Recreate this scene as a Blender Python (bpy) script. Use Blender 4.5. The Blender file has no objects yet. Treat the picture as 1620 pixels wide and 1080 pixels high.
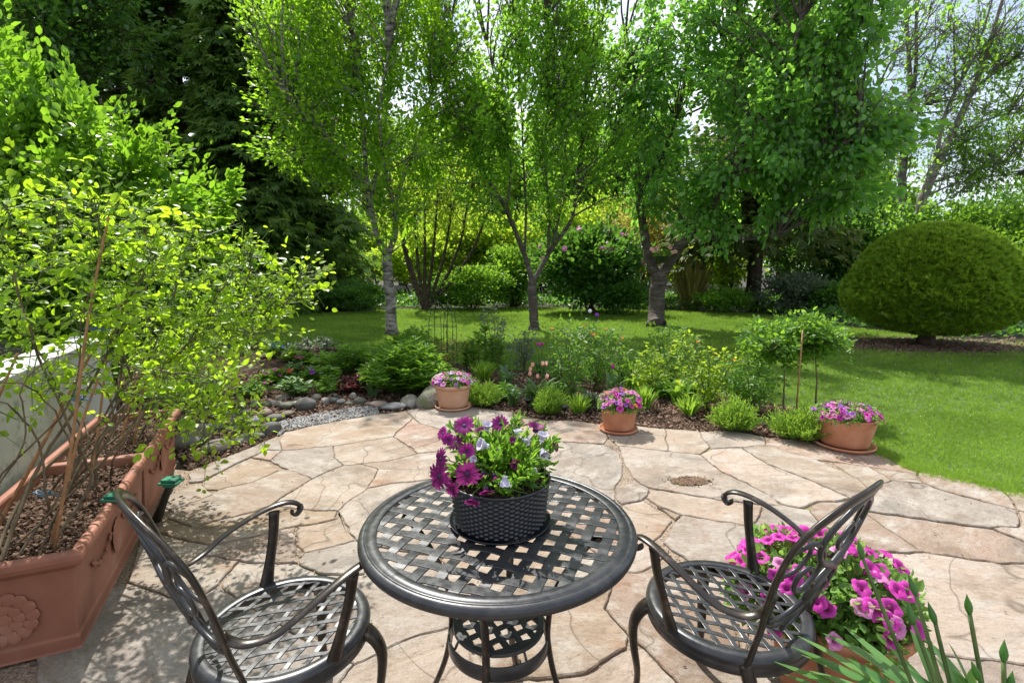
import bpy, bmesh, math, random
import numpy as np
from mathutils import Vector, Matrix, Quaternion

random.seed(7); rng = np.random.default_rng(7)
R = math.radians
sc = bpy.context.scene
COL = sc.collection

# ---------------------------------------------------------------- camera, sky, sun, exposure
CH, FPX, PITCH = 1.45, 820.0, R(8.46)
cam = bpy.data.cameras.new('camera'); camo = bpy.data.objects.new('camera', cam); COL.objects.link(camo)
cam.sensor_width = 36; cam.lens = 36 * FPX / 1620; cam.clip_start = .05; cam.clip_end = 600
camo.location = (0, 0, CH); camo.rotation_euler = (R(90) - PITCH, 0, 0)
sc.camera = camo
SUN_EL, SUN_AZ = R(56), math.atan2(-.40, .88)           # direction towards the sun
w = bpy.data.worlds.new('World'); sc.world = w; w.use_nodes = True
nt = w.node_tree; nt.nodes.clear()
o_ = nt.nodes.new('ShaderNodeOutputWorld'); bg = nt.nodes.new('ShaderNodeBackground'); bg.inputs[1].default_value = .115
sky = nt.nodes.new('ShaderNodeTexSky'); sky.sky_type = 'NISHITA'; sky.sun_disc = False
sky.sun_elevation = SUN_EL; sky.sun_rotation = SUN_AZ
tc = nt.nodes.new('ShaderNodeTexCoord'); mp = nt.nodes.new('ShaderNodeMapping'); mp.inputs['Scale'].default_value = (1, 1, 2.4)
no = nt.nodes.new('ShaderNodeTexNoise'); no.inputs['Scale'].default_value = 2.6; no.inputs['Detail'].default_value = 7; no.inputs['Roughness'].default_value = .55
rp = nt.nodes.new('ShaderNodeValToRGB'); rp.color_ramp.elements[0].position = .34; rp.color_ramp.elements[1].position = .60
mx = nt.nodes.new('ShaderNodeMix'); mx.data_type = 'RGBA'; mx.inputs[7].default_value = (8.0, 8.3, 8.9, 1)
nt.links.new(tc.outputs['Generated'], mp.inputs[0]); nt.links.new(mp.outputs[0], no.inputs['Vector'])
nt.links.new(no.outputs[0], rp.inputs[0]); nt.links.new(rp.outputs[0], mx.inputs[0])
nt.links.new(sky.outputs[0], mx.inputs[6]); nt.links.new(mx.outputs[2], bg.inputs[0]); nt.links.new(bg.outputs[0], o_.inputs[0])
sl = bpy.data.lights.new('sun', 'SUN'); sl.energy = 5.0; sl.angle = R(.55); sl.color = (1, .955, .88)
so = bpy.data.objects.new('sun', sl); COL.objects.link(so)
sv = Vector((math.sin(SUN_AZ) * math.cos(SUN_EL), math.cos(SUN_AZ) * math.cos(SUN_EL), math.sin(SUN_EL)))
so.rotation_euler = (-sv).to_track_quat('-Z', 'Y').to_euler(); so.location = sv * 30
sc.view_settings.view_transform = 'Standard'; sc.view_settings.look = 'None'
sc.view_settings.exposure = .70; sc.view_settings.gamma = 1
try:
    cy = sc.cycles
    cy.max_bounces = 7; cy.diffuse_bounces = 3; cy.glossy_bounces = 3; cy.transmission_bounces = 4; cy.transparent_max_bounces = 6
    cy.caustics_reflective = False; cy.caustics_refractive = False; cy.use_denoising = True; cy.sample_clamp_indirect = 6
except Exception: pass

# ---------------------------------------------------------------- pixel -> world (only used to read positions off the photograph)
def ray(px, py):
    a = (px - 810) / FPX; b = (540 - py) / FPX
    return Vector((a, math.cos(PITCH) + b * math.sin(PITCH), -math.sin(PITCH) + b * math.cos(PITCH)))
def G(px, py, z=0):
    d = ray(px, py); t = (z - CH) / d.z
    return Vector((d.x * t, d.y * t, z))
def P(px, py, Y):
    d = ray(px, py); t = Y / d.y
    return Vector((d.x * t, Y, CH + d.z * t))
def S(px, Y): return px / FPX * Y       # pixels -> metres at depth Y

# ---------------------------------------------------------------- materials
def newmat(name):
    m = bpy.data.materials.new(name); m.use_nodes = True
    n = m.node_tree.nodes; l = m.node_tree.links
    b = n.get('Principled BSDF')
    return m, n, l, b
def ramp(n, stops):
    r = n.new('ShaderNodeValToRGB'); e = r.color_ramp.elements
    while len(e) > 1: e.remove(e[-1])
    e[0].position = stops[0][0]; e[0].color = (*stops[0][1], 1)
    for p, c in stops[1:]:
        k = e.new(p); k.color = (*c, 1)
    return r
def noise(n, l, scale, detail=5, rough=.55, coord='Object', vec=None, dist=0):
    t = n.new('ShaderNodeTexNoise'); t.inputs['Scale'].default_value = scale; t.inputs['Detail'].default_value = detail
    t.inputs['Roughness'].default_value = rough; t.inputs['Distortion'].default_value = dist
    if vec is None:
        c = n.new('ShaderNodeTexCoord'); vec = c.outputs[coord]
    l.new(vec, t.inputs['Vector']); return t
def bump(n, l, b, src, strength=.4, dist=.01):
    u = n.new('ShaderNodeBump'); u.inputs['Strength'].default_value = strength; u.inputs['Distance'].default_value = dist
    l.new(src, u.inputs['Height']); l.new(u.outputs[0], b.inputs['Normal']); return u
def mixc(n, l, fac, a, b_, mode='MIX'):
    m = n.new('ShaderNodeMix'); m.data_type = 'RGBA'; m.blend_type = mode
    for s, v in ((0, fac), (6, a), (7, b_)):
        if isinstance(v, (int, float)): m.inputs[s].default_value = v
        elif isinstance(v, tuple): m.inputs[s].default_value = (*v, 1)
        else: l.new(v, m.inputs[s])
    return m.outputs[2]
def simple(name, stops, scale=8, rough=.7, bs=.3, bd=.01, bscale=40, metal=0, spec=.4, detail=5):
    m, n, l, b = newmat(name)
    t = noise(n, l, scale, detail); r = ramp(n, stops); l.new(t.outputs[0], r.inputs[0]); l.new(r.outputs[0], b.inputs['Base Color'])
    b.inputs['Roughness'].default_value = rough; b.inputs['Metallic'].default_value = metal; b.inputs['Specular IOR Level'].default_value = spec
    t2 = noise(n, l, bscale, 6); bump(n, l, b, t2.outputs[0], bs, bd)
    return m
def leafmat(name, dark, light, trans, tf=.45, rough=.45, spec=.35):
    m, n, l, b = newmat(name)
    a = n.new('ShaderNodeAttribute'); a.attribute_name = 'rnd'
    r = ramp(n, [(0, dark), (.55, tuple((x + y) / 2 for x, y in zip(dark, light))), (1, light)]); l.new(a.outputs['Fac'], r.inputs[0])
    l.new(r.outputs[0], b.inputs['Base Color']); b.inputs['Roughness'].default_value = rough; b.inputs['Specular IOR Level'].default_value = spec
    tr = n.new('ShaderNodeBsdfTranslucent')
    r2 = ramp(n, [(0, tuple(x * .62 for x in trans)), (1, trans)]); l.new(a.outputs['Fac'], r2.inputs[0]); l.new(r2.outputs[0], tr.inputs['Color'])
    ms = n.new('ShaderNodeMixShader'); ms.inputs[0].default_value = tf
    l.new(b.outputs[0], ms.inputs[1]); l.new(tr.outputs[0], ms.inputs[2])
    l.new(ms.outputs[0], n['Material Output'].inputs[0])
    return m
M = {}
M['leaf_birch'] = leafmat('leaf_birch', (.07, .18, .012), (.17, .34, .02), (.48, .84, .04), .56)
M['leaf_plum'] = leafmat('leaf_plum', (.06, .17, .016), (.15, .31, .03), (.42, .78, .06), .56)
M['leaf_cherry'] = leafmat('leaf_cherry', (.05, .17, .03), (.15, .33, .05), (.38, .78, .08), .5, .36, .6)
M['leaf_hazel'] = leafmat('leaf_hazel', (.05, .15, .014), (.14, .29, .022), (.36, .68, .035), .48, .4, .45)
M['leaf_rose'] = leafmat('leaf_rose', (.10, .22, .010), (.22, .38, .018), (.60, .90, .03), .60, .38, .45)
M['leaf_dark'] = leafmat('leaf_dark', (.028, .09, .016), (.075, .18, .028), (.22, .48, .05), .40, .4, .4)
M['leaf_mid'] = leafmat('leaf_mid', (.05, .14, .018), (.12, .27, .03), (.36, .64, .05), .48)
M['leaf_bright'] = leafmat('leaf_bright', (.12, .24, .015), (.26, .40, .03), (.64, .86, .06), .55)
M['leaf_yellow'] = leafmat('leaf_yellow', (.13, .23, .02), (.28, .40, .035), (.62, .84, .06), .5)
M['leaf_orange'] = leafmat('leaf_orange', (.13, .20, .03), (.52, .32, .08), (.62, .60, .12), .5)
M['leaf_thuja'] = leafmat('leaf_thuja', (.05, .12, .03), (.17, .27, .05), (.36, .62, .09), .36, .5, .35)
M['leaf_spruce'] = leafmat('leaf_spruce', (.05, .08, .03), (.15, .19, .06), (.3, .4, .08), .3, .6, .2)
M['leaf_yew'] = leafmat('leaf_yew', (.045, .13, .010), (.31, .44, .035), (.50, .80, .06), .36, .5, .25)
M['leaf_purple'] = leafmat('leaf_purple', (.09, .02, .035), (.22, .05, .08), (.4, .08, .14), .4)
M['leaf_red'] = leafmat('leaf_red', (.05, .012, .015), (.12, .03, .03), (.2, .04, .04), .35)
M['leaf_grey'] = leafmat('leaf_grey', (.06, .09, .06), (.16, .2, .13), (.2, .28, .14), .3)
M['leaf_lav'] = leafmat('leaf_lav', (.08, .2, .02), (.26, .44, .06), (.5, .76, .08), .45)
M['leaf_strap'] = leafmat('leaf_strap', (.06, .14, .05), (.14, .25, .09), (.3, .48, .12), .4, .4, .4)
M['leaf_allium'] = leafmat('leaf_allium', (.05, .16, .035), (.16, .33, .09), (.36, .62, .12), .42, .35, .5)
M['leaf_pet'] = leafmat('leaf_pet', (.07, .18, .03), (.18, .34, .08), (.42, .68, .12), .45)
M['leaf_ost'] = leafmat('leaf_ost', (.06, .17, .015), (.15, .33, .03), (.36, .66, .05), .45, .35, .4)
M['leaf_reed'] = leafmat('leaf_reed', (.16, .15, .04), (.42, .36, .12), (.45, .42, .1), .3)
M['grass'] = leafmat('grass', (.085, .18, .02), (.25, .37, .055), (.42, .66, .08), .45, .55, .25)
def petal(name, c1, c2, tf=.45):
    m = leafmat(name, c1, c2, tuple(min(1, x * 1.5 + .03) for x in c2), tf, .5, .25); return m
M['p_mag'] = petal('p_mag', (.26, .004, .16), (.76, .075, .52))
M['p_mag2'] = petal('p_mag2', (.16, .006, .11), (.38, .02, .27))
M['p_pink'] = petal('p_pink', (.50, .05, .32), (.86, .36, .64))
M['p_plum'] = petal('p_plum', (.09, .004, .06), (.27, .012, .17))
M['p_violet'] = petal('p_violet', (.22, .05, .40), (.42, .14, .6))
M['p_lilac'] = petal('p_lilac', (.55, .5, .7), (.82, .80, .92))
M['p_salmon'] = petal('p_salmon', (.8, .35, .28), (.9, .5, .42))
M['p_red'] = petal('p_red', (.6, .03, .02), (.8, .10, .04))
M['p_orange'] = petal('p_orange', (.75, .2, .03), (.9, .35, .06))
M['p_blue'] = petal('p_blue', (.15, .28, .65), (.35, .5, .85))
M['p_yellow'] = petal('p_yellow', (.8, .7, .03), (.9, .8, .08))
M['p_white'] = petal('p_white', (.7, .7, .7), (.85, .85, .85))
M['p_center'] = simple('p_center', [(.3, (.02, .01, .05)), (.7, (.06, .02, .08))], 300, .7)
M['terra'] = simple('terra', [(.30, (.36, .14, .075)), (.48, (.47, .21, .12)), (.60, (.52, .27, .17)), (.72, (.60, .42, .31))], 5, .75, .25, .003, 90, spec=.2, detail=9)
M['terra_pale'] = simple('terra_pale', [(.25, (.46, .26, .16)), (.55, (.54, .32, .21)), (.8, (.62, .42, .30))], 6, .8, .25, .003, 90, spec=.2, detail=9)
M['planter'] = simple('planter', [(.28, (.13, .058, .04)), (.42, (.26, .105, .068)), (.55, (.31, .132, .086)), (.66, (.36, .17, .12)), (.8, (.45, .30, .24))], 3.2, .62, .2, .002, 120, spec=.3, detail=9)
M['soil'] = simple('soil', [(.3, (.02, .013, .009)), (.55, (.07, .045, .03)), (.75, (.18, .13, .09))], 60, .95, 1, .03, 70, spec=.1, detail=8)
M['bark_chip'] = leafmat('bark_chip', (.05, .028, .018), (.30, .20, .15), (.1, .06, .04), .05, .9, .1)
M['gravel_chip'] = leafmat('gravel_chip', (.13, .13, .125), (.40, .40, .39), (.2, .2, .2), .02, .8, .2)
M['wood_dark'] = simple('wood_dark', [(.3, (.03, .022, .016)), (.7, (.11, .085, .065))], 9, .9, .8, .02, 30, spec=.1)
M['wood_grey'] = simple('wood_grey', [(.3, (.09, .08, .07)), (.7, (.26, .24, .21))], 7, .9, .8, .02, 30, spec=.1)
M['cane'] = simple('cane', [(.3, (.20, .09, .035)), (.7, (.38, .20, .09))], 14, .5, .2, .002, 60, spec=.4)
M['stem_green'] = simple('stem_green', [(.3, (.05, .09, .02)), (.7, (.12, .17, .05))], 12, .6, .3, .003, 60)
M['stem_brown'] = simple('stem_brown', [(.3, (.06, .045, .025)), (.7, (.20, .15, .09))], 12, .8, .5, .004, 60)
M['black_metal'] = simple('black_metal', [(.3, (.012, .014, .012)), (.7, (.03, .035, .03))], 12, .5, .1, .001, 60)
M['green_cap'] = simple('green_cap', [(.3, (.01, .10, .06)), (.7, (.03, .22, .13))], 12, .3, .2, .002, 40, spec=.6)
M['tie'] = simple('tie', [(.3, (.05, .10, .14)), (.7, (.12, .2, .26))], 12, .4, .1, .001, 60)
M['wire'] = simple('wire', [(.3, (.02, .035, .02)), (.7, (.05, .07, .04))], 12, .5, .1, .001, 60)
M['stone_white'] = simple('stone_white', [(.3, (.55, .55, .53)), (.7, (.8, .8, .78))], 12, .6, .1, .001, 60)
M['slate_roof'] = simple('slate_roof', [(.3, (.08, .08, .09)), (.7, (.16, .16, .17))], 3, .7, .4, .02, 6)
M['house_wall'] = simple('house_wall', [(.3, (.62, .65, .70)), (.7, (.75, .77, .8))], 2, .9, .2, .01, 20)
M['glass'] = simple('glass', [(.3, (.03, .04, .05)), (.7, (.08, .1, .12))], 2, .1, 0, .01, 20, spec=.8)
M['frame_white'] = simple('frame_white', [(.3, (.7, .7, .7)), (.7, (.8, .8, .8))], 2, .5, .1, .002, 20)

# wall: old white plaster with mildew toward nothing in particular (noise stains)
m, n, l, b = newmat('wall_plaster')
t = noise(n, l, 1.6, 8, .65); r = ramp(n, [(.35, (.42, .43, .39)), (.6, (.56, .57, .53)), (.8, (.64, .64, .60))]); l.new(t.outputs[0], r.inputs[0])
t2 = noise(n, l, 9, 8, .7); r2 = ramp(n, [(.52, (0, 0, 0)), (.68, (1, 1, 1))]); l.new(t2.outputs[0], r2.inputs[0])
l.new(mixc(n, l, r2.outputs[0], r.outputs[0], (.26, .28, .23)), b.inputs['Base Color']); b.inputs['Roughness'].default_value = .9
bump(n, l, b, noise(n, l, 120, 5).outputs[0], .4, .004); M['wall'] = m
# birch bark
m, n, l, b = newmat('bark_birch')
c = n.new('ShaderNodeTexCoord'); mpp = n.new('ShaderNodeMapping'); mpp.inputs['Scale'].default_value = (3, 3, 9); l.new(c.outputs['Object'], mpp.inputs[0])
t = noise(n, l, 1.6, 8, .6, vec=mpp.outputs[0]); r = ramp(n, [(.38, (.04, .034, .028)), (.50, (.16, .145, .125)), (.66, (.36, .34, .30))]); l.new(t.outputs[0], r.inputs[0])
l.new(r.outputs[0], b.inputs['Base Color']); b.inputs['Roughness'].default_value = .85; bump(n, l, b, t.outputs[0], .6, .02); M['bark_birch'] = m
# cherry bark (horizontal bands, dark)
m, n, l, b = newmat('bark_cherry')
c = n.new('ShaderNodeTexCoord'); mpp = n.new('ShaderNodeMapping'); mpp.inputs['Scale'].default_value = (2, 2, 7); l.new(c.outputs['Object'], mpp.inputs[0])
t = noise(n, l, 2.4, 9, .65, vec=mpp.outputs[0]); r = ramp(n, [(.3, (.025, .02, .016)), (.55, (.09, .072, .06)), (.75, (.21, .18, .16))]); l.new(t.outputs[0], r.inputs[0])
l.new(r.outputs[0], b.inputs['Base Color']); b.inputs['Roughness'].default_value = .9; bump(n, l, b, t.outputs[0], .8, .03); M['bark_cherry'] = m
# cast aluminium, dark bronze paint
m, n, l, b = newmat('cast_metal')
t = noise(n, l, 26, 9, .65); r = ramp(n, [(.35, (.016, .017, .020)), (.6, (.030, .032, .036)), (.8, (.075, .065, .055))]); l.new(t.outputs[0], r.inputs[0])
td = noise(n, l, 420, 3, .8); rd = ramp(n, [(.66, (0, 0, 0)), (.78, (1, 1, 1))]); l.new(td.outputs[0], rd.inputs[0]); tf_ = noise(n, l, 5, 6, .7); rf = ramp(n, [(.45, (0, 0, 0)), (.8, (.35, .35, .35))]); l.new(tf_.outputs[0], rf.inputs[0])
cc = mixc(n, l, rf.outputs[0], r.outputs[0], (.13, .125, .115)); cc = mixc(n, l, rd.outputs[0], cc, (.22, .20, .17))
l.new(cc, b.inputs['Base Color']); b.inputs['Metallic'].default_value = .25; b.inputs['Specular IOR Level'].default_value = .6
t2 = noise(n, l, 60, 6); rr = ramp(n, [(.3, (.26, .26, .26)), (.7, (.44, .44, .44))]); l.new(t2.outputs[0], rr.inputs[0]); l.new(rr.outputs[0], b.inputs['Roughness'])
bump(n, l, b, noise(n, l, 220, 4).outputs[0], .12, .001); M['metal'] = m
m, n, l, b = newmat('cast_metal_bronze')
t = noise(n, l, 18, 9, .7); r = ramp(n, [(.33, (.018, .015, .012)), (.55, (.038, .031, .026)), (.76, (.17, .13, .10))]); l.new(t.outputs[0], r.inputs[0])
l.new(r.outputs[0], b.inputs['Base Color']); b.inputs['Metallic'].default_value = .5; b.inputs['Specular IOR Level'].default_value = .6
b.inputs['Roughness'].default_value = .31; bump(n, l, b, noise(n, l, 160, 5).outputs[0], .2, .001); M['bronze'] = m
# black woven plastic
m, n, l, b = newmat('black_wicker'); b.inputs['Base Color'].default_value = (.006, .008, .013, 1); b.inputs['Roughness'].default_value = .34; b.inputs['Specular IOR Level'].default_value = .6; M['wicker'] = m
# flagstone: slate-like quartzite, every slab its own tint (attribute) and cleft streaks
m, n, l, b = newmat('flagstone')
at = n.new('ShaderNodeAttribute'); at.attribute_name = 'rnd'
c = n.new('ShaderNodeTexCoord')
suv = n.new('ShaderNodeAttribute'); suv.attribute_name = 'suv'; mpp = n.new('ShaderNodeMapping'); l.new(suv.outputs['Vector'], mpp.inputs[0]); mpp.inputs['Scale'].default_value = (1.3, 2.2, 1)
cb = n.new('ShaderNodeCombineXYZ'); ml = n.new('ShaderNodeMath'); ml.operation = 'MULTIPLY'; ml.inputs[1].default_value = 37; l.new(at.outputs['Fac'], ml.inputs[0]); l.new(ml.outputs[0], cb.inputs[2])
va = n.new('ShaderNodeVectorMath'); va.operation = 'ADD'; l.new(mpp.outputs[0], va.inputs[0]); l.new(cb.outputs[0], va.inputs[1])
t = noise(n, l, 1.5, 10, .62, vec=va.outputs[0], dist=.6)
r = ramp(n, [(.26, (.16, .15, .14)), (.38, (.27, .245, .215)), (.48, (.34, .30, .26)), (.57, (.355, .315, .28)), (.645, (.335, .265, .215)), (.70, (.275, .19, .135)), (.76, (.35, .30, .25)), (.88, (.42, .39, .35))]); l.new(t.outputs[0], r.inputs[0])
r1 = ramp(n, [(0, (1.05, .99, .94)), (.14, (.98, .80, .72)), (.28, (.78, .80, .81)), (.42, (1.14, 1.09, 1.04)), (.56, (.76, .64, .56)), (.68, (1.02, .96, .90)), (.82, (.92, .80, .66)), (1, (.88, .90, .89))]); l.new(at.outputs['Fac'], r1.inputs[0])
c1 = mixc(n, l, 1.0, r.outputs[0], r1.outputs[0], 'MULTIPLY')
t3 = noise(n, l, 3.2, 9, .7, vec=va.outputs[0]); r3 = ramp(n, [(.48, (0, 0, 0)), (.66, (1, 1, 1))]); l.new(t3.outputs[0], r3.inputs[0])
c2 = mixc(n, l, r3.outputs[0], c1, (.41, .385, .345))
t5 = noise(n, l, 24, 9, .8, vec=va.outputs[0]); r5 = ramp(n, [(.32, (.42, .38, .35)), (.45, (.92, .90, .88)), (.6, (1.05, 1.05, 1.05)), (.75, (1.2, 1.2, 1.2))]); l.new(t5.outputs[0], r5.inputs[0])
c3 = mixc(n, l, .8, c2, r5.outputs[0], 'MULTIPLY')
tk = noise(n, l, .9, 3, .5, vec=suv.outputs['Vector'], dist=.4); rk = ramp(n, [(.496, (1, 1, 1)), (.499, (.25, .2, .16)), (.501, (.25, .2, .16)), (.504, (1, 1, 1))]); l.new(tk.outputs[0], rk.inputs[0])
c3 = mixc(n, l, .62, c3, rk.outputs[0], 'MULTIPLY')
ts = noise(n, l, 130, 3, .8, vec=suv.outputs['Vector']); rs_ = ramp(n, [(.34, (.55, .5, .46)), (.42, (1, 1, 1)), (.66, (1, 1, 1)), (.74, (1.22, 1.2, 1.18))]); l.new(ts.outputs[0], rs_.inputs[0])
c3 = mixc(n, l, .8, c3, rs_.outputs[0], 'MULTIPLY')
tg = noise(n, l, 2.3, 7, .75, vec=suv.outputs['Vector']); rg_ = ramp(n, [(.50, (1, 1, 1)), (.60, (.78, .73, .68)), (.74, (.58, .56, .55))]); l.new(tg.outputs[0], rg_.inputs[0]); c3 = mixc(n, l, .9, c3, rg_.outputs[0], 'MULTIPLY')
c3 = mixc(n, l, 1.0, c3, (.95, .925, .905), 'MULTIPLY')
l.new(c3, b.inputs['Base Color']); b.inputs['Roughness'].default_value = .72; b.inputs['Specular IOR Level'].default_value = .3
mpp2 = n.new('ShaderNodeMapping'); l.new(va.outputs[0], mpp2.inputs[0]); mpp2.inputs['Scale'].default_value = (1, 1, 1)
t4 = noise(n, l, 9, 10, .75, vec=mpp2.outputs[0]); bump(n, l, b, t4.outputs[0], 1.0, .016); M['flag'] = m
# joint sand with moss
m, n, l, b = newmat('joint_sand')
t = noise(n, l, 90, 4, .7); r = ramp(n, [(.3, (.09, .065, .045)), (.5, (.24, .18, .13)), (.7, (.42, .35, .27))]); l.new(t.outputs[0], r.inputs[0])
t2 = noise(n, l, 1.6, 6, .65); r2 = ramp(n, [(.55, (0, 0, 0)), (.68, (.9, .9, .9))]); l.new(t2.outputs[0], r2.inputs[0])
l.new(mixc(n, l, r2.outputs[0], r.outputs[0], (.13, .17, .03)), b.inputs['Base Color']); b.inputs['Roughness'].default_value = .95
bump(n, l, b, t.outputs[0], .8, .01); M['joint'] = m
# lawn underlay
m, n, l, b = newmat('lawn')
t = noise(n, l, 1.2, 8, .7); r = ramp(n, [(.3, (.045, .085, .018)), (.55, (.08, .14, .025)), (.75, (.14, .16, .045))]); l.new(t.outputs[0], r.inputs[0])
l.new(r.outputs[0], b.inputs['Base Color']); b.inputs['Roughness'].default_value = .95; bump(n, l, b, noise(n, l, 60, 5).outputs[0], .8, .03); M['lawn'] = m
m, n, l, b = newmat('ground')
t = noise(n, l, .9, 9, .7); r = ramp(n, [(.3, (.016, .013, .008)), (.5, (.04, .03, .02)), (.65, (.035, .05, .014)), (.8, (.07, .055, .035))]); l.new(t.outputs[0], r.inputs[0])
l.new(r.outputs[0], b.inputs['Base Color']); b.inputs['Roughness'].default_value = .95; bump(n, l, b, noise(n, l, 12, 8).outputs[0], .8, .05); M['ground'] = m
m, n, l, b = newmat('cobble')
oi = n.new('ShaderNodeObjectInfo'); t = noise(n, l, 9, 8, .65)
r = ramp(n, [(0, (.09, .088, .08)), (.25, (.16, .145, .125)), (.45, (.22, .15, .12)), (.6, (.10, .105, .07)), (.8, (.13, .13, .14)), (1, (.25, .24, .22))]); l.new(oi.outputs['Random'], r.inputs[0])
r5 = ramp(n, [(.3, (.55, .55, .5)), (.6, (1.1, 1.1, 1.1))]); l.new(t.outputs[0], r5.inputs[0])
l.new(mixc(n, l, 1.0, r.outputs[0], r5.outputs[0], 'MULTIPLY'), b.inputs['Base Color']); b.inputs['Roughness'].default_value = .8
bump(n, l, b, noise(n, l, 40, 8).outputs[0], .5, .01); M['cobble'] = m
M['boulder'] = simple('boulder', [(.3, (.10, .12, .04)), (.5, (.2, .19, .15)), (.75, (.34, .32, .29))], 5, .9, .7, .02, 20)
M['stain'] = simple('stain', [(.3, (.07, .05, .02)), (.6, (.15, .105, .045)), (.8, (.22, .17, .08))], 60, .95, 1, .01, 120)

# ---------------------------------------------------------------- mesh helpers
class MB:
    def __init__(s): s.v = []; s.f = []; s.mi = []
    def add(s, vs, fs, mi=0):
        k = len(s.v); s.v += [tuple(v) for v in vs]
        for f in fs: s.f.append(tuple(i + k for i in f)); s.mi.append(mi)
    def box(s, c, d, rz=0, mi=0, taper=1):
        x, y, z = d[0] / 2, d[1] / 2, d[2] / 2; vs = []
        for sz in (-1, 1):
            k = 1 if sz > 0 else taper
            for sx, sy in ((-1, -1), (1, -1), (1, 1), (-1, 1)):
                a, bb = sx * x * k, sy * y * k
                vs.append((c[0] + a * math.cos(rz) - bb * math.sin(rz), c[1] + a * math.sin(rz) + bb * math.cos(rz), c[2] + sz * z))
        s.add(vs, [(3, 2, 1, 0), (4, 5, 6, 7), (0, 1, 5, 4), (1, 2, 6, 5), (2, 3, 7, 6), (3, 0, 4, 7)], mi)
    def tube(s, pts, rad, n=6, flat=None, up=None, mi=0, cap=True):
        pts = [Vector(p) for p in pts]; N = len(pts)
        if isinstance(rad, (int, float)): rad = [rad] * N
        prev = None; vs = []
        for i, p in enumerate(pts):
            t = (pts[min(i + 1, N - 1)] - pts[max(i - 1, 0)])
            if t.length < 1e-9: t = Vector((0, 0, 1))
            t.normalize()
            if up is not None: u = Vector(up)
            elif prev is None: u = Vector((0, 0, 1)) if abs(t.z) < .9 else Vector((1, 0, 0))
            else: u = prev
            u = u - t * u.dot(t)
            if u.length < 1e-6: u = t.orthogonal()
            u.normalize(); prev = u; q = t.cross(u)
            fl = flat or 1
            for k in range(n):
                a = 2 * math.pi * k / n
                vs.append(p + (u * math.sin(a) * fl + q * math.cos(a)) * rad[i])
        fs = []
        for i in range(N - 1):
            for k in range(n):
                fs.append((i * n + k, i * n + (k + 1) % n, (i + 1) * n + (k + 1) % n, (i + 1) * n + k))
        if cap: fs.append(tuple(reversed(range(n)))); fs.append(tuple((N - 1) * n + k for k in range(n)))
        s.add(vs, fs, mi)
    def lathe(s, prof, n=48, c=(0, 0, 0), mi=0, wob=0, close=False):
        vs = []; m_ = len(prof)
        for k in range(n):
            a = 2 * math.pi * k / n
            for (r_, z) in prof:
                vs.append((c[0] + r_ * math.cos(a), c[1] + r_ * math.sin(a), c[2] + z))
        fs = []
        for k in range(n):
            k2 = (k + 1) % n
            for j in range(m_ - 1 if not close else m_):
                j2 = (j + 1) % m_
                fs.append((k * m_ + j, k2 * m_ + j, k2 * m_ + j2, k * m_ + j2))
        s.add(vs, fs, mi)
    def ribbon(s, pts, wid, side, fold=.15, mi=0):
        pts = [Vector(p) for p in pts]; side = Vector(side).normalized(); N = len(pts); vs = []
        for i, p in enumerate(pts):
            t = (pts[min(i + 1, N - 1)] - pts[max(i - 1, 0)]).normalized(); nn = t.cross(side).normalized()
            ww = wid[i] / 2
            vs += [p - side * ww + nn * ww * fold * 2, p, p + side * ww + nn * ww * fold * 2]
        fs = []
        for i in range(N - 1):
            for j in (0, 1): fs.append((i * 3 + j, i * 3 + j + 1, i * 3 + j + 4, i * 3 + j + 3))
        s.add(vs, fs, mi)
    def build(s, name, mats, parent=None, smooth=True, rnd=None, loc=None):
        me = bpy.data.meshes.new(name); me.from_pydata(s.v, [], s.f)
        if not isinstance(mats, (list, tuple)): mats = [mats]
        for m_ in mats: me.materials.append(m_)
        if len(mats) > 1: me.polygons.foreach_set('material_index', s.mi)
        if smooth: me.polygons.foreach_set('use_smooth', [True] * len(s.f))
        if rnd is not None:
            a = me.attributes.new('rnd', 'FLOAT', 'POINT'); a.data.foreach_set('value', rnd if hasattr(rnd, '__len__') else [rnd] * len(s.v))
        me.update()
        o = bpy.data.objects.new(name, me); COL.objects.link(o)
        if parent: o.parent = parent
        if loc is not None: o.location = loc
        return o
def smooth_path(pts, n=4):
    pts = [Vector(p) for p in pts]; out = []
    for i in range(len(pts) - 1):
        p0 = pts[max(i - 1, 0)]; p1 = pts[i]; p2 = pts[i + 1]; p3 = pts[min(i + 2, len(pts) - 1)]
        for k in range(n):
            t = k / n
            out.append(.5 * ((2 * p1) + (-p0 + p2) * t + (2 * p0 - 5 * p1 + 4 * p2 - p3) * t * t + (-p0 + 3 * p1 - 3 * p2 + p3) * t ** 3))
    out.append(pts[-1]); return out
def tag(o, label=None, cat=None, group=None, kind=None):
    if label: o['label'] = label
    if cat: o['category'] = cat
    if group: o['group'] = group
    if kind: o['kind'] = kind
    return o
def thing(name, label, cat, loc=(0, 0, 0), rz=0, group=None):
    o = bpy.data.objects.new(name, None); COL.objects.link(o); o.location = loc; o.rotation_euler = (0, 0, rz)
    o.empty_display_size = .1
    return tag(o, label, cat, group)
def copy_tree(o, parent=None):
    c = o.copy(); COL.objects.link(c)
    if parent: c.parent = parent
    for ch in list(o.children): copy_tree(ch, c)
    return c

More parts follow.
